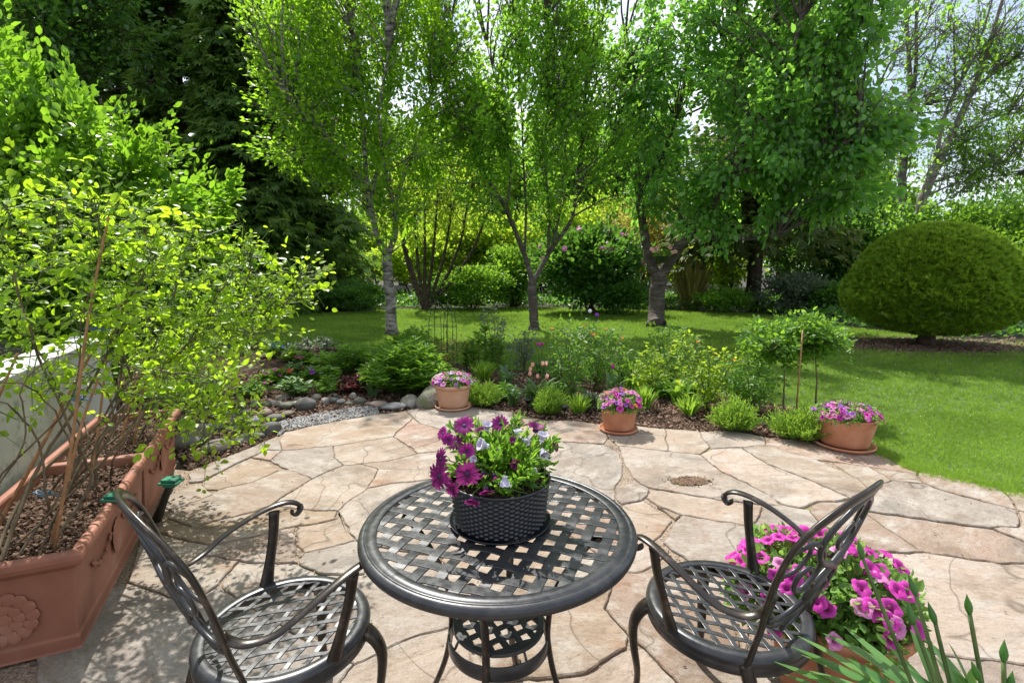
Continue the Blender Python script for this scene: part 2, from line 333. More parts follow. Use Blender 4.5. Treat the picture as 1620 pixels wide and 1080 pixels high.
# leaf templates: verts, faces (all faces of one template have the same vertex count)
T_DIA = (np.array([(0, 0, 0), (.32, .45, .10), (0, 1, -.04), (-.32, .45, .10)], float), [(0, 1, 2), (0, 2, 3)])
T_LEAF = (np.array([(0, 0, 0), (.28, .25, .08), (.27, .65, .06), (0, 1, -.08), (-.27, .65, .06), (-.28, .25, .08)], float), [(0, 1, 2, 3), (0, 3, 4, 5)])
def _big():
    v = [(0, -.25, 0), (0, 0, 0)]; f = []
    prof = [(.12, .24), (.32, .38), (.55, .40), (.78, .27), (.92, .12)]
    mid = []
    for t_, w_ in prof:
        k = len(v); v += [(-w_, t_, .16 * w_ + .03 - .10 * t_ * t_), (0, t_, -.10 * t_ * t_), (w_, t_, .16 * w_ + .03 - .10 * t_ * t_)]; mid.append(k)
    tip = len(v); v.append((0, 1.02, -.14))
    f += [(1, mid[0] + 1, mid[0]), (1, mid[0] + 2, mid[0] + 1)]
    for a, b_ in zip(mid[:-1], mid[1:]):
        f += [(a, a + 1, b_ + 1), (a, b_ + 1, b_), (a + 1, a + 2, b_ + 2), (a + 1, b_ + 2, b_ + 1)]
    f += [(mid[-1], mid[-1] + 1, tip), (mid[-1] + 1, mid[-1] + 2, tip)]
    f += [(0, 1, 1)] if False else []
    return (np.array(v, float), f)
T_BIG = _big()
def _spray(k=5, ln=1.0):
    v = []; f = []
    for i in range(k):
        a = (i / (k - 1) - .5) * 1.7; l_ = ln * (1 - abs(i / (k - 1) - .5) * .7); dx, dy = math.sin(a), math.cos(a)
        b0 = len(v); s_ = .10; y0 = .12 * i / k
        v += [(dx * .05 - dy * s_ * .3, y0 + 0 + dx * s_ * .3, 0), (dx * l_ * .5 + dy * s_, dy * l_ * .5 - dx * s_, .05), (dx * l_, dy * l_, -.10 * l_), (dx * l_ * .5 - dy * s_, dy * l_ * .5 + dx * s_, .05)]
        f.append((b0, b0 + 1, b0 + 2, b0 + 3))
    return (np.array(v, float), f)
T_SPRAY = _spray()
T_TUFT = (np.array([(-.06, 0, 0), (.06, 0, 0), (.05, .12, 1), (.1, .1, 0), (.2, .05, 0), (.38, .0, .85), (-.2, .05, 0), (-.1, .12, 0), (-.35, .2, .8),
                    (-.02, -.15, 0), (.1, -.12, 0), (.12, -.45, .8), (-.15, -.1, 0), (-.05, -.15, 0), (-.3, -.35, .9)], float),
          [(0, 1, 2), (3, 4, 5), (6, 7, 8), (9, 10, 11), (12, 13, 14)])
def _chip():
    return (np.array([(-.5, -.3, 0), (.5, -.25, 0), (.55, .2, .1), (-.4, .3, .05), (0, 0, .28)], float), [(0, 1, 4), (1, 2, 4), (2, 3, 4), (3, 0, 4)])
T_CHIP = _chip()
T_FLOW = (np.array([(0, 0, -.15)] + [(math.cos(a) * (1 if i % 2 else .62), math.sin(a) * (1 if i % 2 else .62), .1) for i, a in enumerate(np.arange(10) * math.pi / 5)], float),
          [(0, 1 + i, 1 + (i + 1) % 10) for i in range(10)])

def frames(axis, normal):
    a = axis / np.maximum(np.linalg.norm(axis, axis=1, keepdims=True), 1e-9)
    n_ = normal - a * np.sum(a * normal, 1, keepdims=True)
    n_ /= np.maximum(np.linalg.norm(n_, axis=1, keepdims=True), 1e-9)
    x = np.cross(a, n_)
    return np.stack([x, a, n_], axis=2)          # columns
def scatter(name, tpl, pos, axis, normal, scale, mat, rnd, parent=None, xscale=None):
    V, F = tpl; N = len(pos); k = len(V)
    Rm = frames(axis, normal); s_ = np.asarray(scale, float).reshape(-1, 1, 1) * np.ones((N, 1, 1))
    VV = np.broadcast_to(V, (N, k, 3)) * s_
    if xscale is not None: VV = VV * np.stack([np.asarray(xscale), np.ones(N), np.ones(N)], 1)[:, None, :]
    W = np.einsum('nij,nkj->nki', Rm, VV) + pos[:, None, :]
    m_ = len(F[0]); FF = np.array(F, dtype=np.int64)
    idx = (FF[None] + (np.arange(N) * k)[:, None, None]).reshape(-1)
    me = bpy.data.meshes.new(name)
    me.vertices.add(N * k); me.vertices.foreach_set('co', W.reshape(-1).astype(np.float32))
    me.loops.add(len(idx)); me.loops.foreach_set('vertex_index', idx.astype(np.int32))
    npoly = N * len(F); me.polygons.add(npoly); me.polygons.foreach_set('loop_start', (np.arange(npoly) * m_).astype(np.int32))
    me.materials.append(mat)
    a = me.attributes.new('rnd', 'FLOAT', 'POINT'); a.data.foreach_set('value', np.repeat(np.clip(rnd, 0, 1), k).astype(np.float32))
    me.update(calc_edges=True)
    o = bpy.data.objects.new(name, me); COL.objects.link(o)
    if parent: o.parent = parent
    return o
def unit(N):
    v = rng.normal(size=(N, 3)); return v / np.linalg.norm(v, axis=1, keepdims=True)
def in_ball(N, p=1 / 3):
    return unit(N) * (rng.random((N, 1)) ** p)

# ---------------------------------------------------------------- tree builder
def tree(name, label, cat, limbs, blobs, wood, leaf, lsize=.07, per=160, cr=.38, tpl=T_DIA, droop=.3, group=None, twig_r=.012, horiz=.4,
         crown='crown', p_shell=.42, tn=4, upn=.6, extra_twigs=0, sz_var=.35, up_shoot=.5):
    """limbs: [(points, r0, r1)] ; blobs: [(centre, (rx,ry,rz), n clusters)] all in metres; first limb starts at the base"""
    base = Vector(limbs[0][0][0]); t = thing(name, label, cat, base, 0, group)
    mb = MB(); samp = []
    for pts, r0, r1 in limbs:
        sp = smooth_path(pts, 5); L_ = len(sp)
        jit = [Vector(p) + Vector(rng.normal(size=3)) * r0 * .06 for p in sp]
        jit[0] = sp[0]
        rad = [r0 + (r1 - r0) * (i / (L_ - 1)) for i in range(L_)]
        if pts is limbs[0][0]: rad[0] *= 1.35; rad[1] *= 1.08
        mb.tube([p - base for p in jit], rad, 10 if r0 > .05 else 6)
        samp += [tuple(p) for p in jit[max(1, L_ // 4):]]
    samp = np.array(samp)
    C = []
    for c, r, n_ in blobs:
        C.append(np.array(c)[None] + in_ball(n_, p_shell) * (.62 + .62 * rng.random((n_, 1))) * np.array(r)[None])
    C = np.concatenate(C)
    ctr = C.mean(0)
    PP = []; AA = []; RR = []
    for p in C:
        tgt = p - np.array([0, 0, .35 * np.linalg.norm(p - samp.mean(0))])
        d2 = ((samp - tgt) ** 2).sum(1); q = samp[int(d2.argmin())]
        ln = np.linalg.norm(p - q)
        mid = (p + q) / 2 + rng.normal(size=3) * ln * .08 + np.array([0, 0, ln * .06])
        end = p + (p - q) / max(ln, .01) * cr * .3
        path = smooth_path([q, mid, end], 3)
        rr = twig_r * (1 + min(ln, 3) * .8)
        mb.tube([Vector(x) - base for x in path], [rr * (1 - .8 * i / (len(path) - 1)) for i in range(len(path))], tn, cap=False)
        dirn = (p - q) / max(ln, .01)
        for _ in range(3 + extra_twigs):
            e = p + unit(1)[0] * np.array([1, 1, .7]) * cr * 1.1; s0 = mid + (p - mid) * rng.random()
            mb.tube([Vector(s0) - base, Vector((s0 + e) / 2 + rng.normal(size=3) * .05) - base, Vector(e) - base], [rr * .35, rr * .25, rr * .1], 3, cap=False)
        n_ = int(per * (.25 + 1.5 * rng.random() ** 1.3)); u_ = rng.normal(size=(n_, 1)); bd = dirn + unit(1)[0] * .5 + np.array([0, 0, up_shoot]); bd /= np.linalg.norm(bd)
        pos = p[None] + u_ * bd[None] * cr * .85 + rng.normal(size=(n_, 3)) * cr * .30 * np.exp(-.25 * u_ ** 2)
        mb.tube([Vector(p - bd * cr * .6) - base, Vector(p) - base, Vector(p + bd * cr * 1.2) - base], [rr * .4, rr * .3, rr * .1], 3, cap=False)
        ax = (pos - p[None]) + dirn[None] * .2 + rng.normal(size=(n_, 3)) * .15; ax[:, 2] -= droop * cr
        PP.append(pos); AA.append(ax); RR.append(np.clip(rng.normal(.5, .22, n_) + (rng.random() - .5) * .5, 0, 1))
    PP = np.concatenate(PP) - np.array(base)[None]; AA = np.concatenate(AA); RR = np.concatenate(RR); N = len(PP)
    NN = rng.normal(size=(N, 3)) * (1 - upn) + np.array([0, 0, upn])[None]
    mb.build('trunk', wood, t)
    scatter(crown, tpl, PP, AA, NN, lsize * (1 + (rng.random(N) - .5) * 2 * sz_var), leaf, RR, t)
    return t
def bush(name, label, cat, base, r, h, n_leaf, leaf, lsize=.06, tpl=T_DIA, group=None, nclump=40, wood=None, stems=7, clump_r=.25, bottom=.12, upn=.5, flowers=None, fsize=.05, nfl=0, outer=.3, flcl=1):
    """rounded shrub: stems, then clumps of leaves spread through an ellipsoid sitting on the ground"""
    t = thing(name, label, cat, base, 0, group)
    rx, ry = (r, r) if not hasattr(r, '__len__') else r
    cz = h * (.5 + bottom / 2); hz = h * (.5 - bottom / 2)
    c = in_ball(nclump, outer) * np.array([rx, ry, hz]) * .88 + np.array([0, 0, cz])
    mb = MB()
    for k in range(stems):
        e = Vector(c[rng.integers(nclump)]); s0 = Vector((rng.normal() * rx * .08, rng.normal() * ry * .08, -.02))
        mid = (s0 + e) / 2 + Vector((0, 0, h * .08)) + Vector(rng.normal(size=3)) * .05 * rx
        mb.tube(smooth_path([s0, mid, e], 3), [max(.004, .012 * h) * (1 - .7 * i / 6) for i in range(7)], 5, cap=False)
    mb.build('stems', wood or M['wood_dark'], t)
    ci = rng.integers(nclump, size=n_leaf); off = rng.normal(size=(n_leaf, 3)) * clump_r * np.array([rx, ry, hz]) * .62
    pos = c[ci] + off; pos[:, 2] = np.abs(pos[:, 2] - .01) + .01
    ctr = np.array([0, 0, cz * .7]); ax = (pos - ctr) / np.array([rx, ry, hz]) + rng.normal(size=(n_leaf, 3)) * .5
    nn = rng.normal(size=(n_leaf, 3)) * (1 - upn) + np.array([0, 0, upn]) + (pos - ctr) * .3
    cv = (rng.random(nclump) - .5) * .5
    scatter('foliage', tpl, pos, ax, nn, lsize * (.65 + .7 * rng.random(n_leaf)), leaf, np.clip(rng.normal(.5, .2, n_leaf) + cv[ci], 0, 1), t)
    if flowers:
        d = unit(nfl); d[:, 2] = np.abs(d[:, 2]) * .9 + .05; d /= np.linalg.norm(d, axis=1, keepdims=True)
        fp = d * np.array([rx, ry, hz]) * (.95 + .12 * rng.random((nfl, 1))) + np.array([0, 0, cz])
        if flcl > 1:
            fp = np.repeat(fp, flcl, 0) + rng.normal(size=(nfl * flcl, 3)) * fsize * .9; d = np.repeat(d, flcl, 0)
        N = len(fp)
        scatter('blossoms', T_FLOW, fp, np.cross(d, unit(N)), d + rng.normal(size=(N, 3)) * .3, fsize * (.7 + .6 * rng.random(N)), flowers, rng.random(N), t)
    return t

# ================================================================ THE SETTING
def poly_mesh(name, pts, mat, z, thick=None):
    me = bpy.data.meshes.new(name); me.from_pydata([(p[0], p[1], z) for p in pts], [], [tuple(range(len(pts)))])
    me.materials.append(mat); me.update()
    if me.polygons[0].normal.z < 0: me.flip_normals()
    o = bpy.data.objects.new(name, me); COL.objects.link(o); tag(o, kind='structure'); return o
mb = MB(); mb.add([(-250, -60, -.035), (250, -60, -.035), (250, 400, -.035), (-250, 400, -.035)], [(0, 1, 2, 3)]); g = mb.build('ground', M['ground']); tag(g, kind='structure')
# patio edge, lawn and bed outlines
edge_px = [(300, 742), (400, 704), (418, 696), (450, 683), (527, 667), (590, 656), (643, 649), (670, 642), (720, 640), (807, 651), (858, 662), (950, 669), (1000, 671), (1050, 677), (1107, 681), (1160, 680), (1207, 689), (1290, 697), (1380, 708), (1427, 730), (1452, 742), (1513, 754), (1580, 771), (1640, 782), (1720, 800)]
edge = [G(*p) for p in edge_px]
patio_poly = [(-4.0, -3), (-4.0, 2.2), (-2.6, 3.6)] + [(p.x, p.y) for p in edge] + [(4.9, 3.3), (5.5, -3)]
jb = poly_mesh('patio_joints', patio_poly, M['joint'], -.013)
bed_far = [G(*p) for p in [(455, 541), (600, 556), (700, 571), (830, 586), (960, 597), (1100, 615), (1200, 632), (1290, 652), (1385, 702)]]
lawn_far = [(17, 9.2), G(1620, 541), G(1500, 535), G(1340, 517), G(1200, 496), G(1000, 489), G(840, 486), G(640, 489), G(470, 497), (-9.5, 15), (-9.5, 9.5)]
lawn_poly = [(p[0], p[1]) for p in bed_far] + [(p.x, p.y) for p in edge[18:]] + [(4.9, 3.3), (17, 2.2)] + [(p[0], p[1]) for p in lawn_far]
poly_mesh('lawn', lawn_poly, M['lawn'], -.012)
bed_poly = [(p.x, p.y) for p in edge[:19]] + [(p.x, p.y) for p in reversed(bed_far)] + [(-5.5, 9), (-6, 4.5), (-2.65, 3.9)]
poly_mesh('flower_bed', bed_poly, M['soil'], -.016)
def inpoly(x, y, poly):
    inside = np.zeros(len(x), bool); n_ = len(poly)
    for i in range(n_):
        x1, y1 = poly[i][0], poly[i][1]; x2, y2 = poly[(i + 1) % n_][0], poly[(i + 1) % n_][1]
        cnd = ((y1 > y) != (y2 > y)) & (x < (x2 - x1) * (y - y1) / (y2 - y1 + 1e-12) + x1)
        inside ^= cnd
    return inside

# flagstones: one patio, each slab real thickness
ST = [
 [(450,683),(527,667),(590,656),(643,650),(652,661),(622,690),(575,698),(527,705),(447,712),(443,697)],
 [(427,728),(447,712),(527,705),(530,722),(543,735),(493,756),(470,747),(447,738)],
 [(527,705),(622,690),(660,717),(610,729),(570,733),(543,735),(530,722)],
 [(622,690),(652,661),(664,669),(740,690),(707,692),(655,709)],
 [(643,650),(664,669),(740,690),(830,693),(815,676),(820,662),(807,651),(720,640),(670,642)],
 [(655,709),(707,692),(740,690),(700,712),(660,717)],
 [(570,733),(610,729),(660,717),(700,712),(740,690),(790,697),(790,745),(693,741),(600,742)],
 [(600,742),(693,741),(720,755),(647,761),(580,771)],
 [(580,771),(647,761),(720,755),(790,745),(850,800),(700,880),(600,862),(561,853),(534,807)],
 [(493,756),(543,735),(570,733),(600,742),(580,771),(534,807),(480,804),(428,799)],
 [(318,762),(397,723),(427,733),(443,743),(400,760),(343,775),(323,772)],
 [(300,748),(400,706),(418,697),(420,711),(397,721),(318,760),(300,762)],
 [(418,697),(443,695),(447,712),(420,711)],
 [(397,722),(420,712),(447,712),(427,728)],
 [(343,776),(400,761),(443,744),(460,742),(493,757),(428,799),(370,818),(303,831),(268,820),(273,806),(335,782)],
 [(262,785),(318,762),(335,781),(273,806),(250,800)],
 [(250,815),(268,820),(303,831),(370,818),(428,800),(480,805),(532,808),(530,820),(467,832),(390,848),(335,862),(225,835)],
 [(335,863),(390,849),(467,833),(470,867),(472,890),(420,888),(377,885),(320,877)],
 [(470,832),(530,821),(534,808),(561,854),(483,873),(470,860)],
 [(483,874),(561,855),(600,863),(576,908),(503,905),(472,891)],
 [(215,870),(225,838),(335,863),(320,878),(377,887),(345,925),(300,950),(200,920)],
 [(378,888),(420,889),(472,892),(503,907),(576,909),(600,864),(700,882),(722,986),(677,998),(613,1026),(560,1047),(480,1010),(348,926)],
 [(60,960),(200,922),(300,952),(345,927),(480,1012),(560,1048),(480,1180),(60,1180)],
 [(480,1180),(560,1048),(613,1027),(677,999),(722,987),(788,1082),(780,1180)],
 [(702,882),(850,802),(880,832),(985,902),(953,960),(992,1004),(993,1023),(943,1053),(920,1063),(837,1075),(789,1082),(723,986)],
 [(789,1083),(837,1076),(920,1065),(945,1055),(993,1025),(1015,1022),(1068,1077),(1100,1180),(780,1180)],
 [(985,903),(1003,906),(1045,889),(1062,886),(1150,962),(1178,1052),(1182,1180),(1102,1180),(1068,1076),(1016,1021),(993,1004),(954,959)],
 [(790,697),(830,694),(900,699),(955,702),(980,716),(988,735),(976,768),(972,789),(850,800),(790,745)],
 [(858,664),(910,664),(953,671),(962,690),(955,701),(900,698),(832,693),(817,677),(840,669)],
 [(820,662),(856,663),(840,668),(817,675)],
 [(953,671),(1000,672),(1052,678),(1057,712),(977,705),(962,690)],
 [(1052,678),(1105,681),(1122,706),(1110,718),(1062,714),(1057,712)],
 [(1107,682),(1160,680),(1207,690),(1213,703),(1173,706),(1124,709)],
 [(977,705),(1057,713),(1110,719),(1137,744),(1180,764),(1225,788),(1233,799),(1140,789),(1024,770),(1003,758),(988,730)],
 [(1110,719),(1124,710),(1173,708),(1215,734),(1283,760),(1345,788),(1297,793),(1265,802),(1236,796),(1180,763),(1137,743)],
 [(1173,707),(1215,703),(1293,727),(1357,757),(1373,775),(1347,788),(1283,759),(1215,733)],
 [(1207,690),(1290,698),(1380,708),(1427,731),(1452,743),(1450,748),(1376,738),(1315,728),(1293,726),(1213,702)],
 [(1315,729),(1376,738),(1409,758),(1374,773),(1357,756)],
 [(1376,739),(1450,748),(1463,765),(1409,758)],
 [(1452,749),(1452,743),(1513,755),(1582,772),(1612,806),(1500,777),(1464,764)],
 [(1350,789),(1374,776),(1409,759),(1464,766),(1500,779),(1613,808),(1610,833),(1567,834),(1413,813),(1362,805)],
 [(1584,773),(1640,783),(1720,800),(1700,832),(1615,807)],
 [(1362,807),(1413,815),(1567,836),(1700,890),(1592,889),(1520,880),(1465,873),(1394,827)],
 [(1570,835),(1612,834),(1616,809),(1700,834),(1830,915),(1702,889)],
 [(1278,804),(1298,794),(1348,790),(1361,806),(1393,828),(1463,873),(1383,870),(1330,852),(1300,830)],
 [(1212,800),(1236,797),(1265,803),(1278,805),(1300,831),(1330,853),(1383,872),(1300,881),(1190,833)],
 [(1027,773),(1140,790),(1210,800),(1190,832),(1120,821),(1078,812),(1040,798),(1022,785)],
 [(976,769),(1003,759),(1024,771),(1024,781),(1017,790),(984,796),(973,789)],
 [(985,798),(1019,791),(1068,823),(1034,854),(1007,844),(973,812)],
 [(1040,800),(1078,814),(1071,822)],
 [(1080,814),(1120,822),(1190,833),(1300,882),(1289,961),(1200,941),(1085,883),(1047,857)],
 [(852,801),(972,791),(973,813),(1006,845),(1034,855),(1060,874),(1045,888),(1003,905),(985,901),(881,831)],
 [(1300,883),(1383,873),(1465,874),(1520,882),(1592,891),(1702,892),(1830,918),(1800,1060),(1605,1048),(1514,1038),(1475,1028),(1400,1011),(1290,961)],
 [(1200,943),(1289,963),(1400,1013),(1475,1030),(1514,1040),(1605,1050),(1800,1063),(1800,1180),(1184,1180),(1179,1052)],
 [(1085,885),(1198,943),(1178,1050),(1152,962),(1063,887)],
]
pn = lambda x, y, k: math.sin(x * 17.3 + y * 9.1 + k) * .5 + math.sin(x * 41 - y * 33 + 2 * k) * .3 + math.sin(x * 83 + y * 97 + 3 * k) * .2
patio = MB(); prn = []; psu = []
def slab(poly, gap=.0025):
    pts = []
    n_ = len(poly)
    ar = sum(poly[i][0] * poly[(i + 1) % n_][1] - poly[(i + 1) % n_][0] * poly[i][1] for i in range(n_))
    if ar < 0: poly = poly[::-1]
    for i in range(n_):
        a, b_ = Vector(poly[i][:2]), Vector(poly[(i + 1) % n_][:2]); k = max(1, int((b_ - a).length / .03))
        for j in range(k):
            p = a + (b_ - a) * j / k
            p = Vector((p.x + pn(p.x, p.y, 1) * .012, p.y + pn(p.x, p.y, 5) * .012)); pts.append(p)
    n_ = len(pts); ra = random.uniform(-.9, .5); ro = random.uniform(0, 60)
    def off(d, jit=0):
        out = []
        for i in range(n_):
            t_ = (pts[(i + 1) % n_] - pts[i - 1]); nn = Vector((-t_.y, t_.x)); nn.normalize() if nn.length > 0 else None
            out.append(pts[i] + nn * (d + jit * random.random()))
        return out
    z0 = random.uniform(-.003, .003); top = off(gap + .0035, .003); mid = off(gap, .0015)
    vs = [(p.x, p.y, z0) for p in top] + [(p.x, p.y, z0 - .005) for p in mid] + [(p.x, p.y, -.03) for p in mid]
    fs = [tuple(range(n_))]
    for i in range(n_):
        j = (i + 1) % n_; fs += [(i + n_, j + n_, j, i), (i + 2 * n_, j + 2 * n_, j + n_, i + n_)]
    patio.add(vs, fs); prn.extend([random.random()] * len(vs)); psu.extend([(v[0] * math.cos(ra) - v[1] * math.sin(ra) + ro, v[0] * math.sin(ra) + v[1] * math.cos(ra), v[2] + ro) for v in vs])
for s_ in ST: slab([tuple(G(*p)) for p in s_])
xs = [-4, -3, -2.1, -1.2, -.4, .5, 1.3, 2.1, 3, 3.9, 4.9]
ys = [1.36, .62, -.1, -.9, -1.7, -2.6]
gx = {}
for i, x in enumerate(xs):
    for j, y in enumerate(ys):
        gx[i, j] = (x + random.uniform(-.22, .22), y + (random.uniform(-.2, .2) if j else 0))
for i in range(len(xs) - 1):
    for j in range(len(ys) - 1): slab([gx[i, j + 1], gx[i + 1, j + 1], gx[i + 1, j], gx[i, j]])
slab([(-2.5, 3.3), (-4, 2.1), (-4, 1.4), (-2.8, 1.4), (-2.75, 2.4)])
slab([(2.15, 1.38), (3.4, 1.38), (3.6, 2.6), (3.0, 2.75), (2.3, 2.1), (2.15, 1.7)])
slab([(3.4, 1.38), (4.9, 1.38), (4.9, 3.1), (4.2, 3.2), (3.62, 2.6)])
pa = patio.build('patio', M['flag'], smooth=False, rnd=prn); tag(pa, kind='structure')
sa_ = pa.data.attributes.new('suv', 'FLOAT_VECTOR', 'POINT'); sa_.data.foreach_set('vector', np.array(psu, dtype=np.float32).reshape(-1))
# mossy stain patch in the slab
stc = G(1092, 761); mb = MB(); k = 80; vs = [(stc.x + 0, stc.y, .0075)]
for i in range(k):
    a = 2 * math.pi * i / k; r_ = 1 + .07 * math.sin(2 * a) + .05 * math.sin(5 * a + 1) + random.uniform(-.16, .12)
    vs.append((stc.x + .135 * r_ * math.cos(a), stc.y + .075 * r_ * math.sin(a), .0045))
mb.add(vs, [(0, 1 + i, 1 + (i + 1) % k) for i in range(k)]); o = mb.build('moss_patch', M['stain']); tag(o, kind='structure')
N = 420; q = rng.normal(size=(N, 3)) * np.array([.065, .035, 0]) + np.array([stc.x, stc.y, .006]); STQ = q

# mulch chips on the bed, grit in the joints, gravel strip
def in_poly_pts(poly, n_):
    xs_ = [p[0] for p in poly]; ys_ = [p[1] for p in poly]; out = []
    while sum(len(o_) for o_ in out) < n_:
        x = rng.uniform(min(xs_), max(xs_), n_); y = rng.uniform(min(ys_), max(ys_), n_); ok = inpoly(x, y, poly)
        out.append(np.stack([x[ok], y[ok], np.zeros(ok.sum())], 1))
    return np.concatenate(out)[:n_]
def up_n(N, j=.35): return rng.normal(size=(N, 3)) * j + np.array([0, 0, 1.])
def flat_ax(N): a = rng.normal(size=(N, 3)); a[:, 2] *= .25; return a
pp = in_poly_pts(bed_poly, 52000); pp = pp[(pp[:, 1] < 7)]; N = len(pp); pp[:, 2] = -.012 + rng.random(N) * .022
o = scatter('bark_mulch', T_CHIP, pp, flat_ax(N), up_n(N, .5), .012 + .03 * rng.random(N) ** 2, M['bark_chip'], rng.random(N) ** 1.3); tag(o, 'brown bark mulch covering the flower bed between the plants', 'mulch', kind='stuff')
gpoly = [tuple(G(*p))[:2] for p in [(440, 688), (450, 682), (527, 667), (600, 654), (596, 643), (560, 645), (500, 655), (440, 668)]]
pp = in_poly_pts(gpoly, 9000); N = len(pp); pp[:, 2] = -.008 + rng.random(N) * .016
o = scatter('gravel', T_CHIP, pp, flat_ax(N), up_n(N, .6), .012 + .014 * rng.random(N), M['gravel_chip'], rng.random(N)); tag(o, 'strip of pale grey gravel between patio edge and border stones', 'gravel', kind='stuff')
o = scatter('patch_grit', T_CHIP, STQ, flat_ax(420), up_n(420, .4), .008 + .01 * rng.random(420), M['bark_chip'], .2 + .6 * rng.random(420)); tag(o, 'rough brown crumbs lying on the stained patch of one slab', 'grit', kind='stuff')
# loose grit and dry leaf litter lying in the joints (all over the patio, slabs cover the rest)
pp = in_poly_pts([(-2.5, 1.0), (3.4, 1.0), (3.4, 3.4), (2, 4.3), (0, 5.2), (-2.4, 3.6)], 26000); N = len(pp); pp[:, 2] = -.012
o = scatter('joint_grit', T_CHIP, pp, flat_ax(N), up_n(N, .6), .006 + .008 * rng.random(N), M['bark_chip'], .4 + .6 * rng.random(N)); tag(o, 'loose grit and dry litter in the joints between the flagstones', 'grit', kind='stuff')

# grass: short tufts, denser near the camera
def grass(n_, y0, y1, s0, s1):
    pp = in_poly_pts(lawn_poly, n_); pp = pp[(pp[:, 1] >= y0) & (pp[:, 1] < y1)]; return pp, s0 + (s1 - s0) * rng.random(len(pp))
A_ = [grass(900000, 0, 5, .020, .040), grass(300000, 5, 8, .03, .05), grass(160000, 8, 20, .04, .07)]
pp = np.concatenate([a[0] for a in A_]); ss = np.concatenate([a[1] for a in A_])
vis = np.abs(pp[:, 0]) < pp[:, 1] * 1.15 + 1.5; pp = pp[vis]; ss = ss[vis]
# bare ring below the topiary
TC = G(1463, 545); dd = np.hypot((pp[:, 0] - TC.x) / 2.2, (pp[:, 1] - TC.y) / 1.1); keep = dd > .75 + .35 * rng.random(len(pp)); pp = pp[keep]; ss = ss[keep]
N = len(pp); pp[:, 2] = -.013
pat = .42 + .28 * np.sin(pp[:, 0] * 1.7 + 2 * np.sin(pp[:, 1] * 1.1)) * np.sin(pp[:, 1] * 2.3 + pp[:, 0] * .7) + .14 * np.sin(pp[:, 0] * 6.1 + 3 * np.sin(pp[:, 1] * 3.7)) + rng.normal(0, .25, N)
ang = rng.random(N) * 6.283
o = scatter('grass', T_TUFT, pp, np.stack([np.cos(ang), np.sin(ang), rng.normal(0, .12, N)], 1), up_n(N, .15), ss, M['grass'], pat); tag(o, 'short mown green grass of the garden lawn', 'grass', kind='stuff')
# daisies / clover flecks
pp = in_poly_pts(lawn_poly, 1100); pp = pp[pp[:, 1] < 8]; N = len(pp); pp[:, 2] = .018
o = scatter('lawn_daisies', T_FLOW, pp, flat_ax(N), up_n(N, .3), .004 + .004 * rng.random(N), M['p_white'], rng.random(N)); tag(o, 'tiny white daisies and clover flecks scattered in the lawn', 'daisies', kind='stuff')
ed = np.array([[p.x, p.y] for p in edge[18:]]); k_ = rng.integers(len(ed) - 1, size=3600); f_ = rng.random((3600, 1)); ep = ed[k_] * (1 - f_) + ed[k_ + 1] * f_; N = 3600
ep = np.concatenate([ep + rng.normal(size=(N, 2)) * .06 * (.3 + np.abs(np.sin(ep[:, :1] * 9 + np.sin(ep[:, :1] * 23)))), np.full((N, 1), -.008)], 1)
o = scatter('edge_grass', T_TUFT, ep, flat_ax(N), up_n(N, .4), .014 + .028 * rng.random(N), M['grass'], .3 + .7 * rng.random(N)); tag(o, 'ragged dry grass along the edge where lawn meets flagstones', 'grass', kind='stuff')
# bare litter below topiary
q = rng.normal(size=(6000, 3)) * np.array([1.3, .55, 0]) + np.array([TC.x, TC.y, 0]); q[:, 2] = -.006 + rng.random(6000) * .012
o = scatter('leaf_litter', T_CHIP, q, flat_ax(6000), up_n(6000, .4), .02 + .03 * rng.random(6000), M['bark_chip'], .3 + .7 * rng.random(6000)); tag(o, 'brown leaf litter on the bare soil under the clipped dome', 'leaf litter', kind='stuff')

# ================================================================ FURNITURE
def weave(mb, Rr, pitch, wid, ang1, ang2, z, th=.0036, amp=.0011):
    for s_, a in ((0, ang1), (1, ang2)):
        dx, dy = math.cos(a), math.sin(a); nx, ny = -dy, dx
        sn = math.sin(ang2 - ang1); pit = pitch
        kk = int(Rr / pit) + 1
        for k in range(-kk, kk + 1):
            d = (k + .5) * pit
            if abs(d) > Rr - wid * .3: continue
            L_ = math.sqrt(Rr * Rr - d * d); step = pit / sn / 8; n_ = max(3, int(2 * L_ / step)); vs = []; fs = []
            for i in range(n_ + 1):
                t = -L_ + 2 * L_ * i / n_
                ph = math.pi * ((t if s_ else -t) * sn + d * math.cos(ang2 - ang1)) / pit + math.pi * (k + s_)
                zz = z + amp * max(-1, min(1, 1.8 * math.sin(ph)))
                for su in (-1, 1):
                    for sz in (-1, 1):
                        vs.append((dx * t + nx * (d + su * wid / 2), dy * t + ny * (d + su * wid / 2), zz + sz * th / 2))
            for i in range(n_):
                b0 = i * 4; b1 = b0 + 4
                fs += [(b0 + 1, b1 + 1, b1 + 3, b0 + 3), (b0, b0 + 2, b1 + 2, b1), (b0, b1, b1 + 1, b0 + 1), (b0 + 2, b0 + 3, b1 + 3, b1 + 2)]
            mb.add(vs, fs)
def bevel(o, wd=.0012, seg=2):
    m_ = o.modifiers.new('bevel', 'BEVEL'); m_.width = wd; m_.segments = seg; m_.limit_method = 'ANGLE'; m_.angle_limit = R(35)
TX, TY, TH = -.04, 1.42, .71
tb = thing('bistro_table', 'round black cast metal bistro table with woven lattice top on the stone patio', 'table', (TX, TY, 0))
mb = MB(); weave(mb, .352, .0575, .0288, R(-19), R(-19 + 88), TH - .006)
o = mb.build('lattice_top', M['metal'], tb, smooth=False); bevel(o)
